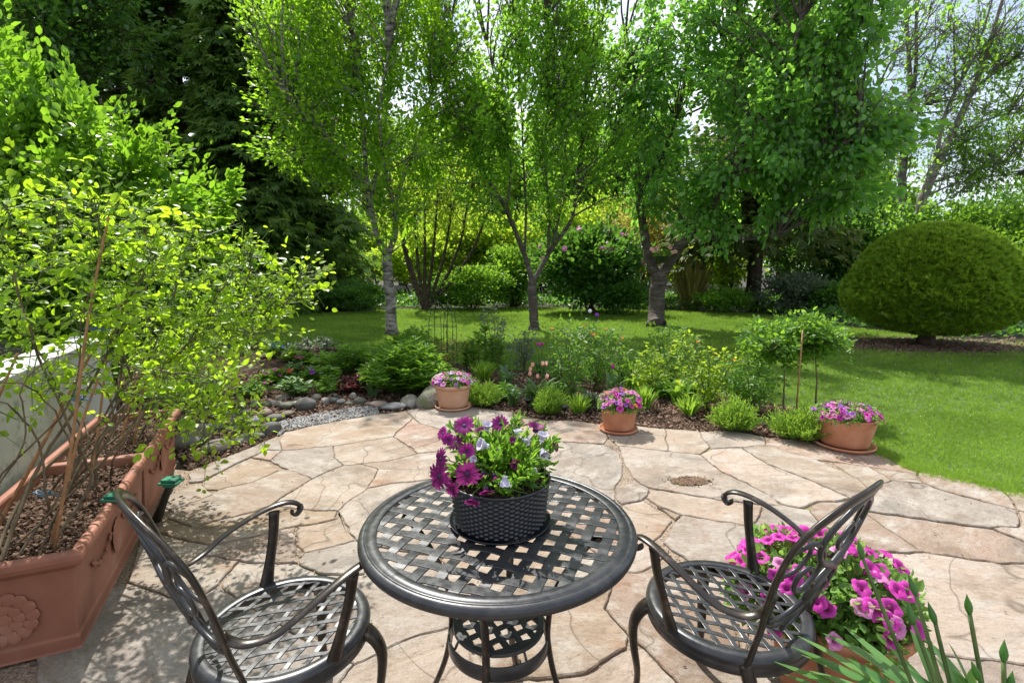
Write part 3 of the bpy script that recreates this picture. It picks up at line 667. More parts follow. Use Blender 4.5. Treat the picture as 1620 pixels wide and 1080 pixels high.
mb = MB(); mb.lathe([(.345, -.016), (.345, -.0015), (.347, 0), (.374, 0), (.3755, -.0022), (.377, 0), (.384, -.0005), (.391, -.004), (.3955, -.011), (.396, -.020), (.393, -.028), (.386, -.033), (.376, -.034), (.368, -.026)], 128, (0, 0, TH), close=True)
mb.build('rim', M['metal'], tb)
for k, a in enumerate((-102, -12, 78, 168)):
    a = R(a); mb = MB(); ca, sa = math.cos(a), math.sin(a)
    prof = [(.30, .690), (.27, .675), (.215, .60), (.165, .50), (.150, .40), (.152, .33), (.175, .22), (.225, .10), (.265, .03), (.29, .012)]
    sp = smooth_path([(ca * r_, sa * r_, z) for r_, z in prof], 4)
    mb.tube(sp, [.0135 - .002 * math.sin(i / len(sp) * 3.1) for i in range(len(sp))], 10, flat=.75, up=(ca, sa, .2)); mb.tube([(ca * .285, sa * .285, .0), (ca * .285, sa * .285, .018)], [.018, .015], 12)
    mb.build('leg', M['bronze'], tb)
mb = MB(); mb.lathe([(.118, -.006), (.118, .004), (.136, .004), (.138, -.006)], 64, (0, 0, .385), close=True); weave(mb, .122, .044, .021, R(-64), R(26), .383)
o = mb.build('lower_shelf', M['metal'], tb, smooth=False); bevel(o)
mb = MB(); mb.lathe([(.144, -.022), (.1465, .020), (.150, .024), (.153, .020), (.1525, -.02), (.149, -.026)], 64, (0, 0, .338), close=True)
for a in (33, 123, 213, 303):
    mb.tube([(math.cos(R(a)) * .134, math.sin(R(a)) * .134, .383), (math.cos(R(a)) * .147, math.sin(R(a)) * .147, .36)], .004, 6)
mb.build('shelf_ring', M['metal'], tb)

def make_chair(label, loc, rz):
    t = thing('garden_chair', label, 'chair', (*loc, 0), rz, 'cast metal chairs at the bistro table')
    SH = .43
    mb = MB(); weave(mb, .208, .0430, .0145, R(90 - 31), R(90 + 31), SH - .006, .0036, .0009)
    o = mb.build('seat_lattice', M['metal'], t, smooth=False); bevel(o)
    mb = MB(); mb.lathe([(.200, -.012), (.201, -.002), (.204, 0), (.226, .001), (.229, -.002), (.236, -.008), (.238, -.018), (.234, -.024), (.236, -.03), (.236, -.05), (.230, -.056), (.222, -.054), (.221, -.02), (.204, -.014)], 96, (0, 0, SH), close=True)
    mb.build('seat_ring', M['metal'], t)
    # back: arch leaning backward, with scrolls
    def BP(u, v): return Vector((u, -.158 - max(0, v - .42) * .30 - .035 * (1 - (u / .21) ** 2) * min(1, max(0, (v - .42) / .2)), v))
    arch = []
    for (u, v) in [(.165, .40), (.172, .47), (.192, .55), (.212, .63), (.222, .72), (.214, .80), (.178, .855), (.10, .898), (0, .912)]: arch.append((u, v))
    arch = arch + [(-u, v) for u, v in arch[-2::-1]]
    mb = MB(); sp = smooth_path([BP(u, v) for u, v in arch], 5); L_ = len(sp)
    mb.tube(sp, [.0150] * L_, 12, flat=.5, up=(0, 1, .25))
    mb.build('back_frame', M['bronze'], t)
    mb = MB()
    for s_ in (-1, 1):
        def C(pts, r_=.0102, fl=.8):
            q = smooth_path([BP(s_ * u, v) for u, v in pts], 5); n_ = len(q)
            mb.tube(q, [r_ * (1 - .25 * abs(2 * i / n_ - 1)) for i in range(n_)], 8, flat=fl, up=(0, 1, 0))
        C([(0, .895), (.055, .875), (.105, .83), (.115, .775), (.075, .725), (0, .690), (-.055, .655), (-.068, .61), (-.035, .575), (0, .560)], .0105)
        C([(.212, .79), (.150, .805), (.095, .765), (.080, .70), (.115, .655), (.150, .67), (.152, .71), (.125, .725), (.108, .705)], .0085)
        C([(.200, .66), (.19, .60), (.145, .565), (.09, .575), (.062, .615), (.07, .66), (.10, .67)], .0085)
        C([(.185, .56), (.12, .535), (.06, .55), (.0, .56)], .0085)
        C([(.0, .56), (.045, .535), (.06, .495), (.035, .465), (.0, .462)], .0085)
        C([(.218, .72), (.175, .735), (.155, .775), (.168, .805), (.19, .80)], .007)
        C([(.0, .64), (.028, .625), (.036, .60), (.02, .58), (0, .575)], .007)
        C([(.0, .82), (.03, .80), (.04, .775), (.02, .75), (0, .745)], .007)
        mb.lathe([(.0, -.011), (.008, -.009), (.012, 0), (.008, .009), (0, .011)], 10, tuple(BP(s_ * .175, .575)))
    mb.lathe([(.0, -.012), (.010, -.009), (.013, 0), (.010, .009), (0, .012)], 12, tuple(BP(0, .56)))
    mb.build('back_scrollwork', M['metal'], t)
    for s_ in (-1, 1):
        mb = MB()
        q = smooth_path([(s_ * x, y, z) for x, y, z in [(.205, -.215, .622), (.212, -.200, .600), (.232, -.170, .588), (.256, -.120, .594), (.266, -.07, .617), (.266, 0, .645), (.260, .07, .664), (.252, .125, .668), (.246, .158, .655), (.243, .166, .635), (.242, .152, .620), (.242, .138, .628), (.242, .140, .640)]], 5)
        n_ = len(q); rr = [.0160 - .004 * math.exp(-((i / n_ - .3) / .2) ** 2) if i < n_ * .62 else .0155 - .0055 * (i - n_ * .62) / (n_ * .38) for i in range(n_)]
        mb.tube(q, rr, 12, flat=.45, up=(0, -.2, 1))
        pz = [(.222, .03, .405), (.229, .042, .45), (.236, .058, .51), (.245, .075, .58), (.252, .085, .652)]
        q2 = smooth_path([(s_ * x, y, z) for x, y, z in pz], 4); n2 = len(q2)
        mb.tube(q2, [.027 - .012 * math.sin(min(1, i / n2 * 1.5) * 1.57) + .004 * (i / n2) ** 3 for i in range(n2)], 10, flat=.42, up=(1, 0, 0))
        mb.build('armrest', M['bronze'], t)
        mb = MB(); q = smooth_path([(s_ * x, y, z) for x, y, z in [(.150, .150, .405), (.172, .176, .385), (.190, .196, .33), (.188, .194, .25), (.176, .185, .15), (.180, .195, .06), (.198, .212, .012), (.204, .220, .006)]], 4); n2 = len(q)
        mb.tube(q, [.030 - .016 * min(1, i / (n2 * .55)) for i in range(n2)], 12, flat=.72, up=(s_, 1, 0)); mb.build('leg', M['bronze'], t)
        mb = MB(); q = smooth_path([(s_ * x, y, z) for x, y, z in [(.165, -.155, .41), (.170, -.175, .36), (.178, -.212, .25), (.176, -.225, .12), (.182, -.255, .005)]], 4); n2 = len(q)
        mb.tube(q, [.022 - .009 * min(1, i / (n2 * .5)) for i in range(n2)], 12, flat=.72, up=(s_, -1, 0)); mb.build('leg', M['bronze'], t)
    return t
make_chair('cast metal garden chair at the left of the table, back turned to the terracotta planter', (-.655, 1.36), R(-43.8))
make_chair('cast metal garden chair right of the table, in front of the big pink petunias', (.655, 1.45), R(36.9))

# ================================================================ FLOWER MESHES
def daisy_mesh(name, mat, open_=1.0, r_=.027, n_=17, layers=1):
    mb = MB(); rn = []
    for L_ in range(layers):
        for k in range(n_):
            a = 2 * math.pi * (k + .5 * L_) / n_ + random.uniform(-.08, .08); ll = r_ * random.uniform(.88, 1.06); w_ = r_ * .098
            up = (1 - open_); k0 = len(mb.v); ca, sa = math.cos(a), math.sin(a)
            def pt(t, s_): 
                rad = ll * (t * open_ + .12 * (1 - open_)) ; zz = ll * t * up * 1.0 + .12 * ll * math.sin(t * 3) * open_
                wv = w_ * s_ * (.35 + .95 * math.sin(min(1, t * 1.05) * 2.6)) * (1 if open_ > .5 else 1.8)
                return (ca * rad - sa * wv, sa * rad + ca * wv, zz + abs(s_) * .0008)
            vs = [pt(.12, -1), pt(.12, 1), pt(.5, -1), pt(.5, 1), pt(.82, -1), pt(.82, 1), pt(1.0, 0)]
            mb.add(vs, [(0, 1, 3, 2), (2, 3, 5, 4), (4, 5, 6)], 0); v_ = random.random(); rn += [v_ * .5, v_ * .5, v_, v_, v_, v_, min(1, v_ + .3)]
    k0 = len(mb.v); mb.lathe([(0, .0045), (r_ * .10, .004), (r_ * .19, .002), (r_ * .2, -.002), (0, -.004)], 10, mi=1); rn += [.5] * (len(mb.v) - k0)
    me_o = mb.build(name, [mat, mat if 'white' in name else M['p_center']], rnd=rn); me = me_o.data; bpy.data.objects.remove(me_o); return me
def petunia_mesh(name, mat, r_=.03, star=None, seed=0):
    mb = MB(); n_ = 25; rn = []; rings = [(.0, -.034, 0), (.10, -.030, 0), (.16, -.016, 0), (.34, -.005, .1), (.72, .001, .6), (1.0, -.004, 1)]
    ph = seed * 1.7
    for j, (q, z, lob) in enumerate(rings):
        for k in range(n_):
            a = 2 * math.pi * k / n_; f = 1 + lob * (.09 * math.cos(5 * a) + .05 * math.sin(3 * a + ph) + .035 * math.sin(11 * a + ph)); rr = max(q, .02) * r_ * f
            zz = z * r_ / .03 + lob * r_ * (.08 * math.sin(5 * a + ph) + .06 * math.sin(2 * a + ph * 2) + .035 * math.sin(11 * a))
            mb.v.append((rr * math.cos(a), rr * math.sin(a), zz)); rn.append([0, 0, .05, .35, .75, 1.0][j])
    for j in range(len(rings) - 1):
        for k in range(n_): k2 = (k + 1) % n_; mb.f.append((j * n_ + k, j * n_ + k2, (j + 1) * n_ + k2, (j + 1) * n_ + k)); mb.mi.append(0)
    o = mb.build(name, mat, rnd=rn); me = o.data; bpy.data.objects.remove(o); return me
def tulip_mesh(name, mat, s_=.03):
    mb = MB(); rn = []
    for k in range(6):
        a = math.pi * k / 3; ca, sa = math.cos(a), math.sin(a); q = .9 if k % 2 else 1.0
        rows = [(.15, 0, .1), (.5, .35, .45), (.58, .9, .52), (.52, 1.5, .38), (.50, 1.9, .04)]; k0 = len(mb.v)
        for rr, zz, ww in rows:
            for s2 in (-1, 0, 1): mb.v.append(((ca * rr * q - sa * ww * s2 * .8) * s_, (sa * rr * q + ca * ww * s2 * .8) * s_, (zz - .1) * s_)); rn.append(.3 + .3 * zz / 1.9 + random.uniform(0, .1))
        for i in range(4):
            for j in (0, 1): mb.f.append((k0 + i * 3 + j, k0 + i * 3 + j + 1, k0 + i * 3 + j + 4, k0 + i * 3 + j + 3)); mb.mi.append(0)
    o = mb.build(name, mat, rnd=rn); me = o.data; bpy.data.objects.remove(o); return me
def place(name, me, parent, loc, d, roll=None, s_=1, label=None):
    o = bpy.data.objects.new(name, me); COL.objects.link(o); o.parent = parent; o.location = loc
    q = Vector(d).to_track_quat('Z', 'Y') @ Quaternion((0, 0, 1), random.random() * 6.28 if roll is None else roll)
    o.rotation_euler = q.to_euler(); o.scale = (s_,) * 3
    if label: o['label'] = label
    return o

# ================================================================ POT ON THE TABLE
pt = thing('potted_african_daisies', 'black woven plastic bowl of purple and white daisies standing on the bistro table', 'potted plant', (-.035, 1.425, TH))
# woven shell: vertical ribs, horizontal strands going over and under
mb = MB(); nr = 60; rows = 20; vs = []; fs = []; sub = 4; nn_ = nr * sub; hh = .128
for j in range(rows * 3 + 1):
    z = .006 + hh * j / (rows * 3); fr = z / hh; r0_ = .127 + .014 * fr ** .8
    row = j // 3; inn = [0, 1, 1][j % 3]
    for k in range(nn_):
        a = 2 * math.pi * k / nn_; ph = math.pi * (k / sub) + math.pi * row
        r_ = r0_ + (.0016 + .0026 * math.sin(ph)) * inn
        vs.append((r_ * math.cos(a), r_ * math.sin(a), z))
for j in range(rows * 3):
    for k in range(nn_): k2 = (k + 1) % nn_; fs.append((j * nn_ + k, j * nn_ + k2, (j + 1) * nn_ + k2, (j + 1) * nn_ + k))
mb.add(vs, fs); mb.lathe([(.139, .128), (.1395, .1335), (.143, .136), (.147, .134), (.1475, .129), (.144, .126)], 96, close=True)
mb.lathe([(.139, .13), (.136, .10), (.13, .09)], 64)
mb.build('pot', M['wicker'], pt)
mb = MB(); mb.lathe([(0, .0015), (.135, .0015), (.142, .004), (.146, .009), (.148, .0092), (.148, .007), (.143, .001), (.138, -.0008), (0, -.0008)], 72); mb.build('saucer', M['wicker'], pt)
mb = MB(); vs = [(0, 0, .112)]; 
mb.lathe([(0, .122), (.05, .119), (.10, .114), (.137, .108)], 32); o = mb.build('soil', M['soil'], pt)
N = 2300
# stems fan out from the soil, leaves along them
st = rng.normal(size=(150, 3)); st[:, 2] = np.abs(st[:, 2]) * .9 + .55; st /= np.linalg.norm(st, axis=1, keepdims=True)
ln = .10 + .085 * rng.random(150); b0 = rng.normal(size=(150, 3)) * np.array([.045, .045, 0]) + np.array([0, .015, .115])
tips = b0 + st * ln[:, None] * np.array([1.05, 1.0, 1.0]); rxy = np.hypot(tips[:, 0], tips[:, 1]); f = np.minimum(1, .155 / np.maximum(rxy, 1e-6)); tips[:, 0] *= f; tips[:, 1] *= f
mb = MB()
for i in range(150): mb.tube([b0[i], (b0[i] + tips[i]) / 2 + np.array([0, 0, .008]), tips[i]], [.0022, .0018, .0012], 4, cap=False)
mb.build('stems', M['stem_green'], pt)
ii = rng.integers(150, size=N); tt = .25 + .78 * rng.random(N); pos = b0[ii] + (tips[ii] - b0[ii]) * tt[:, None] + rng.normal(size=(N, 3)) * .004
ax = st[ii] + unit(N) * .8
scatter('foliage', T_LEAF, pos, ax, up_n(N, .8), .020 + .018 * rng.random(N), M['leaf_ost'], np.clip(rng.normal(.5, .25, N), 0, 1), pt, xscale=.42 + .2 * rng.random(N))
D_ = [daisy_mesh('daisy_petals', M['p_plum']), daisy_mesh('daisy_petals', M['p_mag2'], .92), daisy_mesh('daisy_petals_half', M['p_plum'], .62)]
DL = daisy_mesh('daisy_petals_lilac', M['p_mag2'], .8, .024)
DW = [daisy_mesh('daisy_white_closed', M['p_lilac'], .34, .040, 11, 2), daisy_mesh('daisy_white', M['p_lilac'], .36, .036, 10, 2)]
def px_on(px, py, Y, base): v = P(px, py, Y) - Vector(base); return v
pb = (-.035, 1.425, TH)
fl = [ # px, py, depth, mesh, direction, scale
 (735, 674, 1.42, D_[1], (-.1, -.75, .75), 1.12), (791, 671, 1.47, D_[1], (.1, -.75, .7), 1.0), (820, 671, 1.50, D_[2], (.1, .1, 1), .8), (847, 681, 1.45, D_[2], (.2, -.1, 1), 1.25),
 (873, 704, 1.44, D_[2], (.8, -.4, .3), 1.0), (702, 686, 1.38, DL, (-.6, -.4, .5), .9), (710, 694, 1.36, DL, (-.3, -.8, .2), .85), (739, 713, 1.34, DL, (-.1, -.95, .35), 1.0),
 (699, 726, 1.30, D_[0], (-.8, -.55, .2), 1.0), (696, 752, 1.28, D_[0], (-.5, -.8, .15), 1.15), (739, 749, 1.27, D_[0], (.0, -1, .15), 1.08), (769, 772, 1.27, D_[2], (.1, -.5, -.6), 1.0),
 (748, 787, 1.26, D_[2], (-.1, -.6, -.7), 1.05), (764, 748, 1.31, D_[2], (.3, -.3, -.6), .9), (782, 751, 1.30, D_[2], (.3, -.3, -.5), .9), (760, 684, 1.43, D_[2], (-.2, -.2, .8), .8),
 (770, 680, 1.46, DW[1], (.1, -.2, 1), .95), (771, 706, 1.36, DW[1], (-.75, -.3, .35), 1.15), (820, 690, 1.40, DW[0], (-.1, .1, 1), .75), (836, 703, 1.38, DW[0], (-.3, .1, 1), .75), (857, 697, 1.38, DW[1], (.2, -.1, 1), 1.0),
 (799, 754, 1.28, DW[0], (0, -.35, -.9), .95), (861, 733, 1.36, DW[0], (.3, -.1, .6), .55), (858, 712, 1.35, DW[0], (.2, -.6, -.3), .8), (812, 700, 1.44, D_[2], (.1, -.3, .9), .8), (790, 716, 1.40, DW[0], (.2, -.5, .8), .6), (752, 728, 1.33, DW[0], (-.3, -.7, .5), .6), (722, 700, 1.40, D_[0], (-.3, -.6, .7), .8), (842, 745, 1.33, DW[0], (.3, -.6, .3), .55), (716, 772, 1.28, D_[0], (-.5, -.8, 0), .75), (815, 735, 1.34, D_[2], (.1, -.8, .4), .7)]
stm = MB()
for px, py, Y, me, d, s_ in fl:
    v = px_on(px, py, Y, pb); place('flower', me, pt, v, d, s_=s_ * (1.25 if me not in DW else 1.0))
    bb = Vector((v.x * .35, v.y * .35, .13)); stm.tube(smooth_path([bb, (bb + v) / 2 + Vector((0, 0, .015)), v - Vector(d).normalized() * .012, v - Vector(d).normalized() * .002], 4), .0016, 5, cap=False)
stm.build('flower_stalks', M['stem_green'], pt)
mb = MB()
for k in range(26):
    mb = MB(); a = tips[rng.integers(150)]; p = Vector(a) + Vector((random.uniform(-.01, .01), random.uniform(-.01, .01), .012)); mb.lathe([(0, -.006), (.0045, -.003), (.0055, .002), (.003, .007), (0, .009)], 8, tuple(p)); mb.build('flower_bud', M['leaf_ost'], pt, rnd=.9)

# ================================================================ TERRACOTTA POTS WITH PETUNIAS
def petunia_pot(label, base, r_top, r_bot, h, mat, moundr, cols, nfl, fs=1.0, leafn=1500, oval=1.0, rim='plain', saucer=True, rz=0, lean=(0, 0), nm='petunia_pot', lsz=.026, thick_rim=.0, flat=.75, trail=0):
    t = thing(nm, label, 'potted plant', base, rz)
    mb = MB(); z0 = .022 if saucer else 0
    pr = [(0, z0), (r_bot * .96, z0), (r_bot, z0 + .006)]
    for k in range(1, 8): f = k / 8; pr.append((r_bot + (r_top - r_bot) * f, z0 + (h - z0) * f))
    if rim == 'roll': pr += [(r_top, h - .035), (r_top * 1.045, h - .030), (r_top * 1.055, h - .008), (r_top * 1.03, h)]
    else: pr += [(r_top * 1.0, h - .01), (r_top * 1.015, h - .004), (r_top, h)]
    pr += [(r_top * .93, h - .003), (r_top * .91, h - .03), (r_top * .88, h - .06)]
    mb.lathe(pr, 64)
    for i, v in enumerate(mb.v): mb.v[i] = (v[0] * oval, v[1], v[2])
    mb.build('pot', mat, t)
    if saucer:
        mb = MB(); rs = r_bot * 1.26; mb.lathe([(0, .004), (rs * .9, .006), (rs * .96, .022), (rs, .030), (rs * 1.03, .028), (rs * 1.02, .016), (rs * .95, .001), (0, 0)], 64)
        for i, v in enumerate(mb.v): mb.v[i] = (v[0] * oval, v[1], v[2])
        mb.build('saucer', mat, t)
    mb = MB(); mb.lathe([(0, h - .02), (r_top * .9, h - .035)], 24)
    for i, v in enumerate(mb.v): mb.v[i] = (v[0] * oval, v[1], v[2])
    mb.build('soil', M['soil'], t)
    mx_, my_, mz_ = moundr; c = np.array([lean[0], lean[1], h - .01])
    # creeping stems
    mb = MB(); ns = 60; E = []
    for k in range(ns):
        d = unit(1)[0]; d[2] = abs(d[2]) * 1.1 - trail * rng.random(); q = c + d * np.array(moundr) * .92
        b_ = np.array([d[0] * r_top * .5, d[1] * r_top * .5, h - .02]); mid = (b_ + q) / 2 + np.array([0, 0, mz_ * .3]); E.append((b_, mid, q)); mb.tube(smooth_path([b_, mid, q], 3), .0025, 4, cap=False)
    mb.build('stems', M['stem_green'], t)
    dd = unit(leafn); dd[:, 2] = np.abs(dd[:, 2]) * 1.05 - trail * rng.random(leafn) ** 2 - .05
    rad_ = (.45 + .55 * rng.random((leafn, 1)) ** .6); lump = 1 + .13 * np.sin(dd[:, :1] * 7 + 1) * np.cos(dd[:, 1:2] * 6)
    pos = c + dd * rad_ * np.array(moundr) * lump * np.array([1, 1, flat])
    low = pos[:, 2] < h - .01; ok = ~(low & (np.hypot(pos[:, 0] / oval, pos[:, 1]) < r_top * 1.02)); pos = pos[ok]; dd = dd[ok]; n2 = len(pos)
    scatter('foliage', T_LEAF, pos, dd + unit(n2) * .9, up_n(n2, .6) + dd * .5, lsz * (.6 + .7 * rng.random(n2)), M['leaf_pet'], np.clip(rng.normal(.5, .25, n2), 0, 1), t, xscale=.7 + .3 * rng.random(n2))
    tot = sum(wt for _, wt in cols)
    for k in range(nfl):
        for tr in range(30):
            d = Vector(rng.normal(size=3)); d.normalize(); d.z = abs(d.z) * 1.15 + .22 - trail * random.random()
            d.normalize()
            d.y -= .05
            q = c + np.array(d) * np.array(moundr) * (.96 + .14 * random.random()) * np.array([1, 1, flat])
            if q[2] > h - .02 or math.hypot(q[0] / oval, q[1]) > r_top * 1.06: break
        x = random.random() * tot
        for me, wt in cols:
            x -= wt
            if x <= 0: break
        place('flower', me, t, q, (d.x * .8 + random.uniform(-.4, .4), d.y * .8 - .3 + random.uniform(-.4, .3), max(.05, d.z) + .55), s_=fs * random.uniform(.75, 1.15))
    return t
PM = petunia_mesh('petunia_magenta', M['p_mag'], .030, seed=1); PM2 = petunia_mesh('petunia_magenta', M['p_mag'], .031, seed=2); PP_ = petunia_mesh('petunia_pink', M['p_pink'], .028, seed=3)
PV = petunia_mesh('petunia_violet', M['p_violet'], .024, seed=4); PD = petunia_mesh('petunia_plum', M['p_mag2'], .026, seed=5); PO = petunia_mesh('blossom_orange', M['p_orange'], .022, seed=6); PL = petunia_mesh('petunia_lilac', M['p_lilac'], .022, seed=7)
b1 = G(717, 644); b2 = G(978, 680); b3 = G(1334, 704)
petunia_pot('pale terracotta pot of lilac and pink petunias beside the green leafy bush', b1, .185, .145, .255, M['terra_pale'], (.215, .19, .16), [(PP_, 5), (PV, 3), (PL, 2), (PM, 2)], 80, .9, 1500, rim='roll', rz=.3)
petunia_pot('orange terracotta pot of magenta petunias with a few orange blossoms, middle of the bed edge', b2, .158, .130, .215, M['terra'], (.215, .19, .21), [(PM, 5), (PP_, 4), (PV, 2), (PO, 2)], 84, .9, 1700, rz=1.0)
petunia_pot('wide terracotta pot of mauve petunias standing at the lawn corner of the patio', b3, .225, .175, .255, M['terra'], (.29, .22, .14), [(PP_, 4), (PV, 4), (PM, 3), (PD, 2)], 95, .9, 1900, oval=.95, rz=.5, lean=(-.03, 0))
bp = petunia_pot('large terracotta pot overflowing with hot pink petunias behind the right chair', (1.10, 1.60, 0), .215, .16, .32, M['terra'], (.30, .29, .23), [(PM, 6), (PM2, 6), (PP_, 1)], 82, .98, 6000, saucer=False, rim='roll', lean=(-.03, .06), lsz=.034, trail=.35, flat=.85, rz=0)

# ================================================================ ALLIUM BUDS, BOTTOM RIGHT
al = thing('budding_lily_pot', 'green strap leaved plant with pointed buds on tall stalks at the bottom right', 'potted plant', (1.02, .93, 0))
mb = MB(); mb.lathe([(0, 0), (.12, 0), (.125, .01), (.165, .26), (.175, .262), (.178, .30), (.17, .305), (.158, .30), (.155, .27)], 48); mb.build('pot', M['terra'], al)
mb = MB(); mb.lathe([(0, .285), (.158, .275)], 24); mb.build('soil', M['soil'], al)
ab = Vector((1.02, .93, 0)); lm = MB(); rl = []
def strap(mb, base, tip, wid, sag, rl, n_=9):
    base, tip = Vector(base), Vector(tip); pts = []
    for i in range(n_ + 1):
        t = i / n_; p = base.lerp(tip, t); p.z += sag * math.sin(math.pi * t ** .8); pts.append(p)
    h_ = (tip - base); h_.z = 0; side = Vector((-h_.y, h_.x, 0)) if h_.length > .01 else Vector((1, 0, 0))
    w_ = [wid * (.55 + .6 * math.sin(min(1, (i / n_) * 1.15 + .12) * math.pi * .85)) * (1 if i < n_ - 1 else (.65 if i < n_ else .06)) for i in range(n_ + 1)]
    k0 = len(mb.v); mb.ribbon(pts, w_, side, .12); v = random.random(); rl += [v] * (len(mb.v) - k0)
buds = [(1366, 868, 1.13), (1451, 928, 1.08), (1448, 972, 1.02), (1482, 972, 1.04), (1536, 955, 1.0), (1590, 1030, .93), (1553, 1062, .95), (1600, 1078, .92), (1452, 955, 1.16)]
for px, py, Y in buds[:8]:
    tip = P(px, py, Y) - ab; bs = Vector((random.uniform(-.06, .06), random.uniform(-.05, .05), .27)); n_ = 10
    top = tip - Vector((0, 0, .022)); q = smooth_path([bs, bs.lerp(top, .5) + Vector((random.uniform(-.015, .015), 0, .0)), top], 5)
    b_ = MB(); b_.tube(q, [.0052 - .0012 * i / len(q) for i in range(len(q))], 8)
    b_.build('stalk', M['stem_green'], al)
    b_ = MB(); d = (q[-1] - q[-2]).normalized() + Vector((random.uniform(-.1, .1), random.uniform(-.1, .1), 0)); L_ = .046
    prf = [(0, .0042), (.15, .0072), (.35, .0088), (.55, .0072), (.75, .004), (.9, .0018), (1.0, .0005)]
    b_.tube([q[-1] + d * L_ * t for t, _ in prf], [r_ * .86 for _, r_ in prf], 10); b_.build('bud', M['leaf_allium'], al, rnd=.25)
for px, py, Y, wd in [(1225, 1046, 1.20, .016), (1252, 1022, 1.25, .018), (1268, 1035, 1.22, .016), (1262, 1005, 1.28, .015), (1335, 990, 1.33, .018), (1300, 1000, 1.28, .018), (1405, 1020, 1.16, .016), (1440, 995, 1.12, .018), (1462, 1010, 1.10, .02), (1500, 1015, 1.02, .018), (1538, 1055, .98, .015), (1420, 1050, 1.08, .018), (1480, 1040, 1.04, .02), (1505, 1060, 1.0, .02), (1340, 1040, 1.18, .016), (1280, 1060, 1.16, .016), (1240, 1065, 1.15, .014), (1390, 1060, 1.1, .016), (1600, 1120, .85, .02), (1560, 1110, .85, .02)]:
    strap(lm, (random.uniform(-.06, .06), random.uniform(-.04, .06), .27), P(px, py, Y) - ab, wd * 1.8, .05 + .05 * random.random(), rl)
for k in range(26):
    a = random.uniform(0, 6.28); rr = random.uniform(.2, .42); strap(lm, (random.uniform(-.06, .06), random.uniform(-.06, .06), .27), (rr * math.cos(a), -.15 + rr * math.sin(a) * .6, random.uniform(.2, .36)), .018, .1, rl)
lm.build('leaves', M['leaf_allium'], al, rnd=rl)

# ================================================================ PLANTERS, WALL, ROSES
C0 = Vector((-1.61, 1.776, 0)); Ld = Vector((-.405, .914, 0)).normalized(); Wd = Vector((-.914, -.405, 0)).normalized(); rzP = math.atan2(Ld.y, Ld.x)
def PL_(l_, w_, z): return C0 + Ld * l_ + Wd * w_ + Vector((0, 0, z))
def planter(label, l0, ln, wd=.46, h=.41):
    o = thing('long_planter', label, 'planter', PL_(l0, 0, 0), rzP)       # local: +x along L, +y along W
    mb = MB(); tp = .028; th = .022
    def ring(ins, z): return [(ins, ins, z), (ln - ins, ins, z), (ln - ins, wd - ins, z), (ins, wd - ins, z)]
    lv = [(tp - .004, 0), (tp + .004, .004), (tp + .002, .05), (tp + .008, .058), (.014, h - .075), (.004, h - .066), (-.004, h - .060), (-.018, h - .050), (-.024, h - .030), (-.022, h - .012), (-.012, h - .002), (.004, h), (.016, h - .004), (.020, h - .014), (.022, h - .12), (.03, .2)]
    vs = []
    for ins, z in lv: vs += ring(ins, z)
    fs = [(3, 2, 1, 0)]
    for i in range(len(lv) - 1):
        for k in range(4): k2 = (k + 1) % 4; fs.append((i * 4 + k, i * 4 + k2, (i + 1) * 4 + k2, (i + 1) * 4 + k))
    mb.add(vs, fs); b_ = mb.build('trough', M['planter'], o, smooth=False); bevel(b_, .004, 2)
    # relief: flower rosette on the short end, garland on the long side
    mb = MB()
    def relief(cu, cz, face, s_):
        for ring_, n_, rr, pr_ in ((0, 1, 0, .020), (1, 8, .032, .019), (2, 14, .062, .021)):
            for k in range(n_):
                a = 2 * math.pi * k / n_; u = cu + rr * s_ * math.cos(a); z = cz + rr * s_ * math.sin(a); y0 = .018 - .01 * z / h
                c_ = (u, y0, z) if face == 'long' else (y0, u, z); q = MB(); q.lathe([(0, -pr_ * s_), (pr_ * s_ * .7, -pr_ * s_ * .7), (pr_ * s_, 0), (pr_ * s_ * .7, pr_ * s_ * .7), (0, pr_ * s_)], 10)
                f = .08
                mb.add([(c_[0] + v[0], c_[1] + v[1] * f, c_[2] + v[2]) if face == 'long' else (c_[0] + v[0] * f, c_[1] + v[1], c_[2] + v[2]) for v in q.v], q.f)
    relief(wd / 2, h * .45, 'end', 1.25); mb.build('relief_rosette', M['planter'], o); mb = MB(); relief(ln / 2, h * .5, 'long', 1.0); mb.build('relief_rosette', M['planter'], o); mb = MB()
    for s_ in (-1, 1):
        for k in range(15):
            u = ln / 2 + s_ * (.10 + k * .018); z = h * .5 + .05 * math.sin(k / 14 * 3.14) * -1 + .05; q = MB(); r_ = .011 + .004 * math.sin(k * 2.1)
            q.lathe([(0, -r_), (r_ * .7, -r_ * .7), (r_, 0), (r_ * .7, r_ * .7), (0, r_)], 8); mb.add([(u + v[0], .012 + v[1] * .5, z + v[2]) for v in q.v], q.f)
        mb.build('relief_garland', M['planter'], o); mb = MB()
    mb = MB(); nx, ny = 24, 10; vs = []; fs = []
    for i in range(nx + 1):
        for j in range(ny + 1): vs.append((.023 + (ln - .046) * i / nx, .023 + (wd - .046) * j / ny, h - .075 + .018 * math.sin(i * .9) * math.sin(j * 1.3) + random.uniform(-.006, .006)))
    for i in range(nx):
        for j in range(ny): a = i * (ny + 1) + j; fs.append((a, a + ny + 1, a + ny + 2, a + 1))
    mb.add(vs, fs); mb.build('soil', M['soil'], o)
    n_ = 4200; pp_ = np.stack([.03 + (ln - .06) * rng.random(n_), .03 + (wd - .06) * rng.random(n_), h - .070 + .03 * rng.random(n_)], 1)
    scatter('soil_litter', T_CHIP, pp_, flat_ax(n_), up_n(n_, .5), .006 + .022 * rng.random(n_) ** 2, M['bark_chip'], .6 * rng.random(n_), o)
    return o
planter('front long terracotta planter with a rosette relief on its end, nearest the camera', 0, 1.08)
